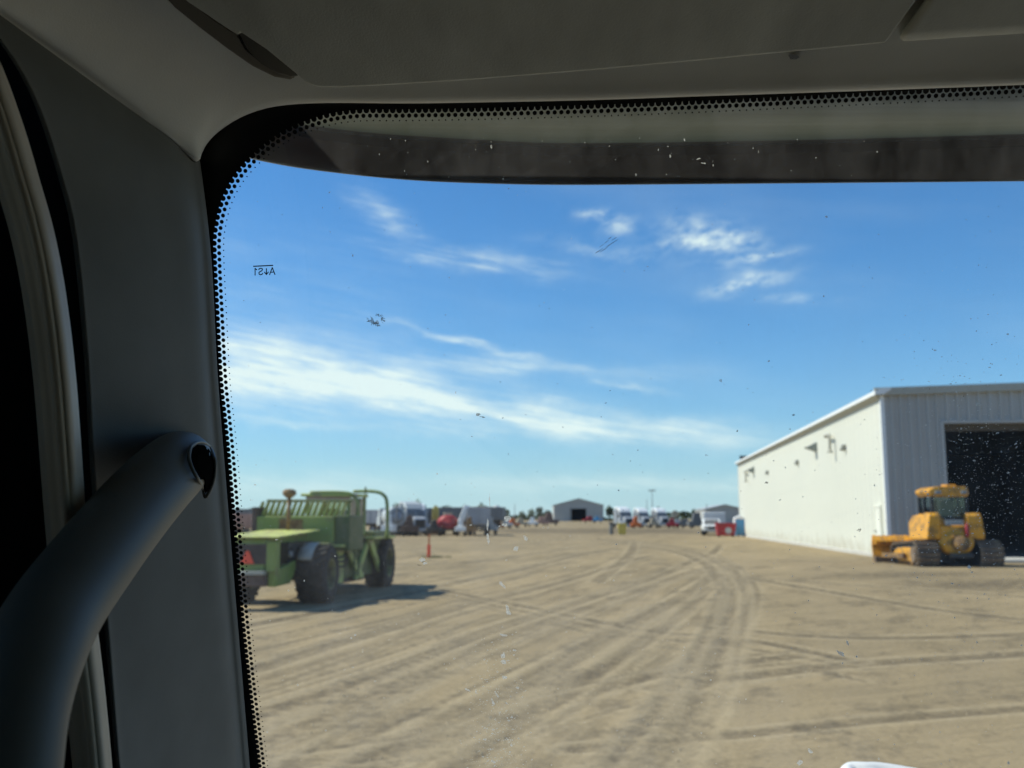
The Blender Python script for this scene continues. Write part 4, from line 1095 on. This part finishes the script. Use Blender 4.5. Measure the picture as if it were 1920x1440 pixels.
# ================================================================== the truck cab we sit in
TL = Vector((.75, -.4, 0))
truck = thing('truck_cab', 'grey interior of a truck cab around the dusty windshield', 'truck', TL)
truck['shift'] = tuple(TL)
YAW = R(3)
W0 = Vector((0, .745, ZC)); WLAT = Vector((math.cos(YAW), -math.sin(YAW), 0)); WUP = Vector((0, -.40, 1)).normalized(); WUP = (WUP - WLAT * WUP.dot(WLAT)).normalized()
WN = WLAT.cross(WUP).normalized()
if WN.y > 0: WN = -WN                       # toward the cab
def on_glass(px, py, off=0.0):
    d = ray(px, py); t = ((W0 + WN * off) - CO).dot(WN) / d.dot(WN); return CO + d * t
def g_depth(px, py): return (on_glass(px, py) - CO).dot(CF)
def guv(p): q = p - W0; return Vector((q.dot(WLAT), q.dot(WUP), 0))
def gxyz(u, v, off=0.0): return W0 + WLAT * u + WUP * v + WN * off
def child(mb, name, m, **k):
    return mb.build(name, m, truck, **k)
def sub(mb, name, m, par, **k):
    mb.v = [tuple(Vector(p) - TL) for p in mb.v]
    return mb.build(name, m, par, **k)
# --- glass
g = MB(); rows = []
for j in range(9):
    rows.append([gxyz(-.36 + 2.3 * i / 20, -.52 + .88 * j / 8) for i in range(21)])
g.grid(rows); glass = child(g, 'windshield', 'windshield_glass', smooth=True)
# --- frit band and dots
row1 = [(505, 1580), (499, 1480), (496, 1440), (482, 1325), (468, 1200), (457, 1080), (447, 962), (438, 850), (431, 780), (424, 712), (418, 600), (413, 500), (412, 450), (416, 420), (422, 393), (432.5, 365), (449.6, 335), (472.5, 307.7),
        (497.5, 284), (525.6, 263), (557, 246), (589, 234), (623.5, 224), (658, 219), (693, 217), (754, 217), (880, 215), (1000, 212), (1192, 206), (1445, 195), (1671, 184), (1920, 171), (2060, 163)]
r1 = [guv(on_glass(*p)) for p in row1]; r1 = catmull(r1 + [r1[-1] + Vector((.45, 0, 0)), r1[-1] + Vector((.95, -.01, 0))], 8)
S = .0046
r1 = resample(r1, S)
inner = []                                   # unit normals toward the clear glass
for i in range(len(r1)):
    t = (r1[min(i + 1, len(r1) - 1)] - r1[max(i - 1, 0)]).normalized(); inner.append(Vector((t.y, -t.x, 0)))
ctr = guv(on_glass(1100, 800))
if inner[20].dot(ctr - r1[20]) < 0: inner = [-q for q in inner]
OFF = .0012
band = MB(); rows = []
for k in (-.0042, -.012, -.03, -.075): rows.append([gxyz((r1[i] + inner[i] * k).x, (r1[i] + inner[i] * k).y, OFF) for i in range(len(r1))])
band.grid(rows)
def dot(mb, c, r, n=12):
    vs = [gxyz(c.x + r * math.cos(2 * math.pi * k / n), c.y + r * math.sin(2 * math.pi * k / n), OFF) for k in range(n)]
    mb.add(vs, [tuple(range(n))])
teeth = MB(); d1 = MB(); d2 = MB()
for i in range(len(r1) - 1):
    mid = (r1[i] + r1[i + 1]) / 2; nn = (inner[i] + inner[i + 1]).normalized()
    c = mid - nn * .0036; n = 12
    vs = [gxyz(c.x + .00200 * math.cos(2 * math.pi * k / n), c.y + .00200 * math.sin(2 * math.pi * k / n), OFF + .0002) for k in range(n)]
    teeth.add(vs, [tuple(range(n))])
    dot(d1, r1[i], .00150); dot(d2, mid + nn * .0033, .00052, 8)
fb = sub(band, 'frit_band', 'frit_black', glass)
sub(teeth, 'frit_edge_dots', 'frit_black', glass); sub(d1, 'frit_dots', 'frit_black', glass); sub(d2, 'frit_small_dots', 'frit_black', glass)
# --- dust and splashes on the glass
def blob(mb, px, py, rx, ry, rot, n=7, jag=.35, off=-.0008):
    c = guv(on_glass(px, py)); k_ = .70 / F_PX
    pts = []
    for k in range(n):
        a = 2 * math.pi * k / n; r = 1 + random.uniform(-jag, jag)
        x, y = rx * k_ * r * math.cos(a), ry * k_ * r * math.sin(a)
        pts.append((x * math.cos(rot) - y * math.sin(rot), x * math.sin(rot) + y * math.cos(rot)))
    mb.add([gxyz(c.x + x, c.y + y, off) for x, y in pts], [tuple(range(n))])
dust = MB()
for k in range(1500):
    px, py = random.uniform(430, 1990), random.uniform(330, 1500)
    dens = .25 + .75 * min(1, max(0, (py - 700) / 350))
    if px > 1600 and py > 700: dens += .5
    if random.random() > dens * .7: continue
    r = random.lognormvariate(.0, .45) * .75
    blob(dust, px, py, r * random.uniform(.8, 1.6), r, random.uniform(0, 3.1), 6)
for k in range(3000):                          # denser dust low on the right and around the running streak
    if k % 4: px, py = random.gauss(1850, 100), random.gauss(900, 110)
    else: px, py = random.gauss(935, 28), random.triangular(1180, 1480, 1420)
    r = random.lognormvariate(-.25, .5) * .66
    blob(dust, px, py, r * random.uniform(.8, 2.0), r, random.uniform(-.2, .5), 6)
for k in range(70):                           # on the strip below the visor
    px, py = random.uniform(620, 1700), random.uniform(255, 335)
    r = random.lognormvariate(-.1, .5) * .55
    blob(dust, px, py, r, r * random.uniform(.8, 2.5), random.uniform(-.3, .3), 7)
o = sub(dust, 'dust_specks', 'speck', glass); o['kind'] = 'stuff'
smear = MB()
for (px, py, rx, ry, rot) in [(914, 985, 2, 14, .05), (915, 1012, 3, 11, -.1), (918, 940, 1.5, 14, 0), (941, 1097, 3, 10, -.6), (952, 1146, 4, 11, -.3), (944, 1192, 9, 2, .25), (943, 1231, 4, 6, .2), (944, 1243, 6, 6, 0),
                              (945, 1271, 5, 4, .3), (924, 1318, 2, 9, -.3), (932, 1305, 2, 8, -.5), (877, 1295, 7, 1.6, .5), (892, 1298, 1.5, 6, .2), (1577, 1226, 11, 3, .6), (1590, 1207, 2, 6, -.5), (967, 1030, 4, 6, .5), (985, 1010, 3, 6, -.4),
                              (1310, 298, 4, 1.2, -.25), (1320, 306, 5, 1.1, .1), (925, 1430, 6, 3, .6), (1520, 1410, 6, 4, .9), (1500, 1432, 7, 6, 0), (1818, 1064, 5, 3, .8), (951, 973, 6, 6, 0), (945, 985, 5, 4, .4)]:
    blob(smear, px, py, rx, ry, -rot, 11, .4, -.001)
sub(smear, 'dried_splash', 'speck', glass)
bug = MB()
for (px, py, rx, ry, rot) in [(700, 605, 9, 2.6, -.35), (697, 599, 1.6, 5, .5), (715, 598, 1.6, 4, -.4), (709, 611, 4, 1.8, 0), (785, 1061, 5, 1.0, -.1), (793, 1055, 3, 1.2, .6),
                              (1123, 471, 9.75, 0.61, .55), (1133, 468, 9.75, 0.61, .55), (1142, 460, 9.0, 0.66, .55), (1150, 455, 9.0, 0.61, .55), (1152, 448, 6.0, 0.55, .55), (1128, 461, 4.5, 0.55, .55), (1137, 454, 5.25, 0.55, .55), (1143, 447, 3.75, 0.50, .55),
                              (897, 778, 4, 3, .4), (905, 783, 6, 1.2, -.2), (1489, 779, 3, 2, 0), (1438, 906, 4, 2, .2), (1612, 995, 4, 3, 0), (1383, 809, 2, 2, 0)]:
    blob(bug, px, py, rx, ry, rot, 12, .45, -.0014)
for k in range(70):
    px, py = random.uniform(440, 1900), random.uniform(350, 960); blob(bug, px, py, random.uniform(.5, 1.2), random.uniform(.5, 1.1), random.uniform(0, 3), 7, .4, -.0014)
for k in range(26):
    a = random.uniform(0, 6.28); blob(bug, 704 + 15 * math.cos(a), 600 + 9 * math.sin(a), 3.2, .6, -a + random.uniform(-.5, .5), 6, .4, -.0014)
sub(bug, 'bug_splat', 'bug_dark', glass)
gl2 = MB()
for (px, py, rx, ry) in [(706, 605, 3.2, 3.6), (715, 600, 2.4, 2), (791, 1051, 7, 4), (796, 1058, 4, 2.6)]: blob(gl2, px, py, rx, ry, .3, 9, .3, -.0020)
sub(gl2, 'glass_chip_glint', 'speck', glass)  # pale blobs paint the bright glint of the chips
# --- printed glass mark, read from outside: line above A arrow S1
mk = MB()
def stroke(pts, w):
    for (x0, y0), (x1, y1) in zip(pts[:-1], pts[1:]):
        L = math.hypot(x1 - x0, y1 - y0); nx, ny = -(y1 - y0) / L * w / 2, (x1 - x0) / L * w / 2; ex, ey = (x1 - x0) / L * w * .35, (y1 - y0) / L * w * .35
        mk.add([on_glass(x0 - ex + nx, y0 - ey + ny, -.0006), on_glass(x1 + ex + nx, y1 + ey + ny, -.0006), on_glass(x1 + ex - nx, y1 + ey - ny, -.0006), on_glass(x0 - ex - nx, y0 - ey - ny, -.0006)], [(0, 1, 2, 3)])
stroke([(475.5, 499.3), (511.5, 497.6)], 2.2)
ty = lambda x: 503 - (x - 476) * .035
def gstroke(pts): stroke([(x, ty(x) + y) for x, y in pts], 1.9)
gstroke([(515.5, 13), (510.5, 0), (505.5, 13)]); gstroke([(513.5, 8.5), (507.5, 8.5)])
gstroke([(499.5, 1.5), (499.5, 12)]); gstroke([(495.8, 8), (499.5, 12.4), (503.2, 8)])
gstroke([(485.2, 3), (486.5, 1), (489, .4), (491.5, 1.2), (492, 3.4), (490.5, 5.4), (487, 7), (485.4, 9), (486.2, 11.6), (488.6, 12.6), (491.4, 11.8), (492.4, 10)])
gstroke([(481.5, 3), (478.3, .4), (478.3, 13)])
sub(mk, 'glass_mark', 'frit_black', glass)
# --- pillar trim
def shellpart(rows, name, m, n_sub=3, thick=.003, par=None):
    fine_rows = [catmull(r, 3) for r in rows]
    cols = list(zip(*fine_rows)); cols = [catmull(list(c), n_sub) for c in cols]
    fr = [list(r) for r in zip(*cols)]
    mb = MB().grid(fr)
    o = child(mb, name, m, smooth=True)
    return o
pil = [((375, 301), (-90, -38), .47), ((381, 345), (14, 100), .50), ((388, 400), (66, 200), .52), ((396, 480), (108, 330), .54), ((401, 560), (136, 450), .55), ((408, 700), (158, 680), .56),
       ((422, 880), (169, 880), .57), ((440, 1100), (192, 1130), .58), ((462, 1360), (213, 1390), .59), ((482, 1600), (234, 1620), .60)]
rows = []
for (rx, ry), (lx, ly), dl in pil:
    dg = g_depth(rx, ry)
    def mixp(t, dd):
        return P(rx + (lx - rx) * t, ry + (ly - ry) * t, dd)
    r = [P(rx - 4, ry, dg - .0015), P(rx, ry, dg - .012), P(rx - 7, ry, dg - .0205), P(rx - 16, ry, dg - .026)]
    d0 = dg - .028
    for t in (.12, .3, .5, .7, .86, .94):
        r.append(mixp(t, d0 + (dl - d0) * t - .010 * math.sin(math.pi * t)))
    r += [mixp(.975, dl + .003), P(lx, ly, dl + .010), P(lx + 5, ly, dl + .035)]
    rows.append(r)
shellpart(rows, 'pillar_trim', 'trim_grey')
# --- header and corner trim
hb = [(-120, -50), (0, 33), (100, 103), (200, 175), (290, 239), (345, 279), (372, 299), (378, 289), (388, 270), (410, 247), (450, 221), (500, 203), (560, 195), (640, 193), (760, 194), (900, 192), (1100, 188), (1300, 181), (1600, 171), (1920, 159), (2200, 146)]
def ceil_pt(px, py, off=0.0):
    """headliner plane: through the windshield top edge, rising to the rear"""
    nrm = Vector((0, .28, 1)).normalized(); p0 = on_glass(1000, 190) + Vector((0, -.03, -.004)) - nrm * off
    d = ray(px, py); t = (p0 - CO).dot(nrm) / d.dot(nrm); return CO + d * t
rows = []
nseam = 6
for i, (px, py) in enumerate(hb):
    if i <= nseam:
        t = i / nseam; dl = .465 + (g_depth(375, 301) - .030 - .465) * ((px + 120) / 492)
        b0 = P(px, py, dl); b1 = b0; pre = [P(px - 4, py + 5, dl + .012), b0]
    else:
        dg = g_depth(px, py); pre = [P(px, py - 4, dg - .0015), P(px, py, dg - .012), P(px, py - 6, dg - .020)]; b0 = pre[-1]
    tx = px if i > 11 else [60, 110, 170, 230, 290, 335, 365, 376, 392, 416, 452, 500][i]
    top = ceil_pt(tx, -170)
    r = list(pre)
    if len(r) == 2: r.append(b0 + (top - b0) * .02)
    for t in (.06, .14, .25, .4, .6, .8, 1.0):
        q = b0 + (top - b0) * t
        bow = .012 * math.sin(math.pi * t)
        r.append(q + Vector((0, 0, bow)))
    rows.append(r)
for _j in range(3, len(rows[0])):
    for _k in range(3 * (_j - 2)):
        col = [r[_j] for r in rows]
        for i in range(1, len(rows) - 1): rows[i][_j] = col[i] * .5 + (col[i - 1] + col[i + 1]) * .25
rows += [[p + WLAT * e for p in rows[-1]] for e in (.45, .9, 1.25)]
shellpart(rows, 'header_trim', 'header_beige')
# --- overhead lids
def slab(outline, name, m, off0, off1, bev):
    n = len(outline); vs = [ceil_pt(x, y, off1) for x, y in outline] + [ceil_pt(x, y, off0) for x, y in outline]
    mb = MB().add(vs, [tuple(range(n)), tuple(range(n, 2 * n))[::-1]] + [(i, n + i, n + (i + 1) % n, (i + 1) % n) for i in range(n)])
    return child(mb, name, m, bevel=bev, seg=4)
lid = slab([(300, -190), (348, 0), (400, 35), (446, 66), (452, 60), (500, 92), (556, 138), (572, 152), (584, 159), (600, 163), (640, 163), (740, 158.5), (900, 148), (1100, 132), (1300, 114), (1500, 95), (1660, 80), (1760, -60), (1840, -190)], 'overhead_lid', 'lid_fabric', -.02, .017, .010)
lid2 = slab([(1676, 79), (1800, 70), (1960, 60), (3300, -20), (3300, -190), (1858, -190), (1776, -60)], 'overhead_lid', 'lid_fabric', -.02, .017, .008)
f = MB(); ol = [(262, -60), (312, -60), (352, 0), (402, 37), (446, 66), (462, 94), (500, 122), (545, 141), (556, 144), (544, 149), (515, 144), (474, 124), (428, 92), (378, 54), (328, 14)]
vs = [ceil_pt(x, y, .004) for x, y in ol] + [ceil_pt(x, y, -.012) for x, y in ol]; n = len(ol)
f.add(vs, [tuple(range(n)), tuple(range(n, 2 * n))[::-1]] + [(i, n + i, n + (i + 1) % n, (i + 1) % n) for i in range(n)])
mat('gap_shade_brown', (.16, .145, .12), .8, var=.1)  # brown paints the shadow in the gap beside the lid
child(f, 'lid_gap_shade', 'gap_shade_brown', bevel=.003)  # raised strip with the gap shadow put into its colour
f = MB(); ol = [(447, 62), (462, 92), (490, 120), (520, 137), (545, 144), (560, 142), (556, 136), (500, 90), (452, 58)]
vs = [ceil_pt(x, y, .006) for x, y in ol] + [ceil_pt(x, y, -.012) for x, y in ol]; n = len(ol)
f.add(vs, [tuple(range(n)), tuple(range(n, 2 * n))[::-1]] + [(i, n + i, n + (i + 1) % n, (i + 1) % n) for i in range(n)])
child(f, 'finger_recess_shade', 'black_plastic', bevel=.003)  # raised black plate paints the dark of a recess
f = MB(); ol = [(1478, 104), (1484, 101), (1495, 103), (1499, 107), (1494, 111), (1482, 111)]
n = len(ol); vs = [ceil_pt(x, y, .003) for x, y in ol] + [ceil_pt(x, y, -.004) for x, y in ol]
f.add(vs, [tuple(range(n)), tuple(range(n, 2 * n))[::-1]] + [(i, n + i, n + (i + 1) % n, (i + 1) % n) for i in range(n)])
child(f, 'screw_plug', 'black_plastic')
# --- door seal, jamb and door
sp_ = [(-75, 60), (-35, 140), (5, 250), (35, 350), (58, 430), (77, 520), (92, 620), (103, 720), (111, 820), (119, 930), (128, 1040), (142, 1160), (158, 1290), (172, 1430), (186, 1600)]
path = catmull([P(x, y, .455 + .00005 * y) for x, y in sp_], 5)
prof = []
for k in range(22):
    a = 2 * math.pi * k / 22; r = 1 + .20 * math.cos(2 * a + .5) + .13 * math.cos(5 * a)
    prof.append((math.cos(a) * r, .85 * math.sin(a) * r))
f = MB(); f.tube(path, .0110, prof=prof); child(f, 'door_seal', 'seal_rubber', smooth=True)
f = MB(); f.tube([p + Vector((.006, -.011, 0)) for p in path], .0026, 10); child(f, 'seal_bead', 'seal_rubber', smooth=True)
def patch(name, m, pts):
    rows = [[a, b_] for a, b_ in pts]; return child(MB().grid(rows), name, m, smooth=True)
patch('door_jamb', 'black_vinyl', [(P(-500, y, .63), P(330, y + 20, .70)) for y in range(-300, 1801, 150)])
# front part of the door lining, then its window further back
f = MB(); f.b(-.66, -.56, -.95, -.90, ZC - 1.5, ZC + .40); child(f, 'door_pillar', 'cab_dark')
door = MB(); XD = -.60
door.b(XD - .06, XD, .34, .74, ZC - 1.5, ZC + .42); door.b(XD - .06, XD, -.9, .34, ZC - 1.5, ZC - .42); door.b(XD - .06, XD, -.9, .34, ZC + .36, ZC + .42)
child(door, 'door', 'black_vinyl')
child(MB().b(XD - .04, XD - .03, -.9, .34, ZC - .42, ZC + .36), 'door_window', 'side_glass')
# --- grab handle
hp = [(-20, 1640, .36), (6, 1470, .375), (26, 1340, .39), (62, 1230, .41), (112, 1135, .44), (176, 1048, .475), (240, 968, .515), (294, 908, .553), (328, 876, .585), (340, 866, .63), (346, 864, .70)]
pts = catmull([P(*q) for q in hp], 5)
rad = [.0210 - .0012 * max(0, (i - 35) / 15) for i in range(len(pts))]
f = MB(); f.tube(pts, rad, 28); hd = child(f, 'grab_handle', 'handle_plastic', smooth=True)
pk = [(357, 838), (368, 830), (382, 830), (394, 840), (402, 860), (403, 884), (399, 905), (392, 922), (385, 932), (381, 918), (372, 900), (361, 880), (354, 858)]
f = MB(); n = len(pk); cx, cy = 386, 872
from mathutils.bvhtree import BVHTree
_bv = BVHTree.FromPolygons([tuple(Vector(v.co) + TL) for v in hd.data.vertices], [tuple(p.vertices) for p in hd.data.polygons])
def on_handle(x, y, lift):
    d = ray(x, y).normalized(); h = _bv.ray_cast(CO, d)
    q = h[0] if h[0] is not None else P(x, y, .60)
    return q - d * lift
rim = [on_handle(x, y, .0052) for x, y in pk]; rim2 = [on_handle(cx + (x - cx) * .90, cy + (y - cy) * .90, .0040) for x, y in pk]; bot = [on_handle(cx + (x - cx) * .5, cy + (y - cy) * .5, .0065) for x, y in pk]
f.add(rim2 + bot, [(i, (i + 1) % n, n + (i + 1) % n, n + i) for i in range(n)] + [tuple(range(n, 2 * n))]); sub(f, 'screw_pocket_shade', 'pocket_shade_black', hd)  # raised black patch stands in for the shaded hollow
f = MB(); f.tube(catmull(rim + [rim[0]], 4), .0011, 8, caps=False); sub(f, 'pocket_rim', 'handle_plastic', hd, smooth=True)
# --- outside sun visor above the glass
vx = [380, 430, 490, 560, 640, 720, 800, 900, 1050, 1300, 1600, 1920, 2200]
lipy = [272, 286, 300, 313, 323.5, 332, 338, 342, 345, 343.5, 341, 338, 334]
grvy = [225, 232, 238, 247, 258, 266, 271, 277, 283, 281, 275, 266, 258]
dep = [.80, .84, .88, .92, .955, .98, .995, 1.0, 1.0, .995, .99, .98, .97]
top_ = [g_depth(x, 190) + .035 for x in vx]
rows = [[P(x, 150, t) for x, t in zip(vx, top_)], [P(x, 190, t + .01) for x, t in zip(vx, top_)],
        [P(x, (190 + gy) / 2 + 6, (t + d) / 2 + .02) for x, gy, t, d in zip(vx, grvy, top_, dep)], [P(x, gy - 15, d - .03) for x, gy, d in zip(vx, grvy, dep)]]
rows = [catmull(r + [r[-1] + WLAT * .5, r[-1] + WLAT * 1.0], 4) for r in rows]
visor = child(MB().grid(rows), 'sun_visor', 'visor_green', smooth=True)
rows = [[P(x, gy - 15, d - .03) for x, gy, d in zip(vx, grvy, dep)], [P(x, gy - 6, d + .03) for x, gy, d in zip(vx, grvy, dep)], [P(x, gy + 12, d + .02) for x, gy, d in zip(vx, grvy, dep)]]
sub(MB().grid([catmull(r + [r[-1] + WLAT * .5, r[-1] + WLAT * 1.0], 4) for r in rows]), 'visor_groove', 'visor_black', visor, smooth=True)
rows = [[P(x, gy + 9, d + .015) for x, gy, d in zip(vx, grvy, dep)], [P(x, (gy + ly) / 2, d + .012) for x, gy, ly, d in zip(vx, grvy, lipy, dep)], [P(x, ly - 4, d) for x, ly, d in zip(vx, lipy, dep)],
        [P(x, ly, d + .001) for x, ly, d in zip(vx, lipy, dep)], [P(x, ly - 3, d + .006) for x, ly, d in zip(vx, lipy, dep)], [P(x, ly - 160, d + .05) for x, ly, d in zip(vx, lipy, dep)]]
sub(MB().grid([catmull(r + [r[-1] + WLAT * .5, r[-1] + WLAT * 1.0], 4) for r in rows]), 'visor_lip', 'visor_brown', visor, smooth=True)
f = MB(); f.tube(catmull([P(x, ly + .2, d + .001) for x, ly, d in zip(vx, lipy, dep)], 4), .0010, 6); sub(f, 'visor_edge', 'light_body', visor, smooth=True)
# --- shell of the cab that keeps the light out
f = MB()
f.b(-.70, 2.1, -1.5, .57, ZC + .37, ZC + .44)           # roof
f.b(-.70, -.30, .57, .74, ZC + .36, ZC + .44)
child(f, 'roof_panel', 'cab_dark')
child(MB().b(-.70, 2.1, -1.5, -1.42, ZC - 1.5, ZC + .37), 'rear_wall', 'cab_dark')
f = MB(); f.b(2.02, 2.08, -1.42, .8, ZC - 1.5, ZC - .42); f.b(2.02, 2.08, -1.42, -.95, ZC - .42, ZC + .37); f.b(2.02, 2.08, .68, .8, ZC - .42, ZC + .37); f.b(2.02, 2.08, -.95, .68, ZC + .33, ZC + .37)
child(f, 'side_panel', 'cab_dark')
child(MB().b(2.04, 2.05, -.95, .68, ZC - .42, ZC + .33), 'side_window', 'side_glass')
child(MB().b(-.70, 2.1, -1.5, 1.05, ZC - 1.6, ZC - 1.5), 'floor', 'cab_dark')
child(MB().prism([(.45, ZC - .62), (.50, ZC - .46), (.93, ZC - .42), (1.0, ZC - .62), (.95, ZC - 1.5), (.6, ZC - 1.5)], -.5, 2.05, 'x'), 'dashboard', 'cab_dark', bevel=.03)
f = MB(); f.b(-.68, -.52, -1.42, -.95, ZC - 1.5, ZC + .37); child(f, 'rear_pillar', 'cab_dark')
# hood outside, only its near left corner shows
hx = P(1560, 1436, 1.75)
f = MB(); f.prism([(1.15, ZC - 1.3), (1.15, hx.z - .055), (1.80, hx.z - .004), (1.88, hx.z - .03), (1.95, hx.z - .30), (1.95, ZC - 1.6)], hx.x + .01, hx.x + 1.3, 'x')
f.v = [(p[0], p[1], p[2] + .014 - .10 * (p[0] - hx.x)) for p in f.v]
hoodo = child(f, 'hood', 'white_paint', bevel=.05, seg=4)
f = MB(); f.tube(catmull([(hx.x + .012, 1.45, hx.z - .04), (hx.x + .02, 1.80, hx.z - .012), (hx.x + .07, 1.84, hx.z - .008), (hx.x + .14, 1.84, hx.z - .016), (hx.x + .28, 1.82, hx.z - .04)], 5), .014, 10); f.v = [(p[0], p[1], p[2] - .002) for p in f.v]; sub(f, 'hood_trim', 'white_paint', hoodo, smooth=True)
if 'shift' in truck: del truck['shift']
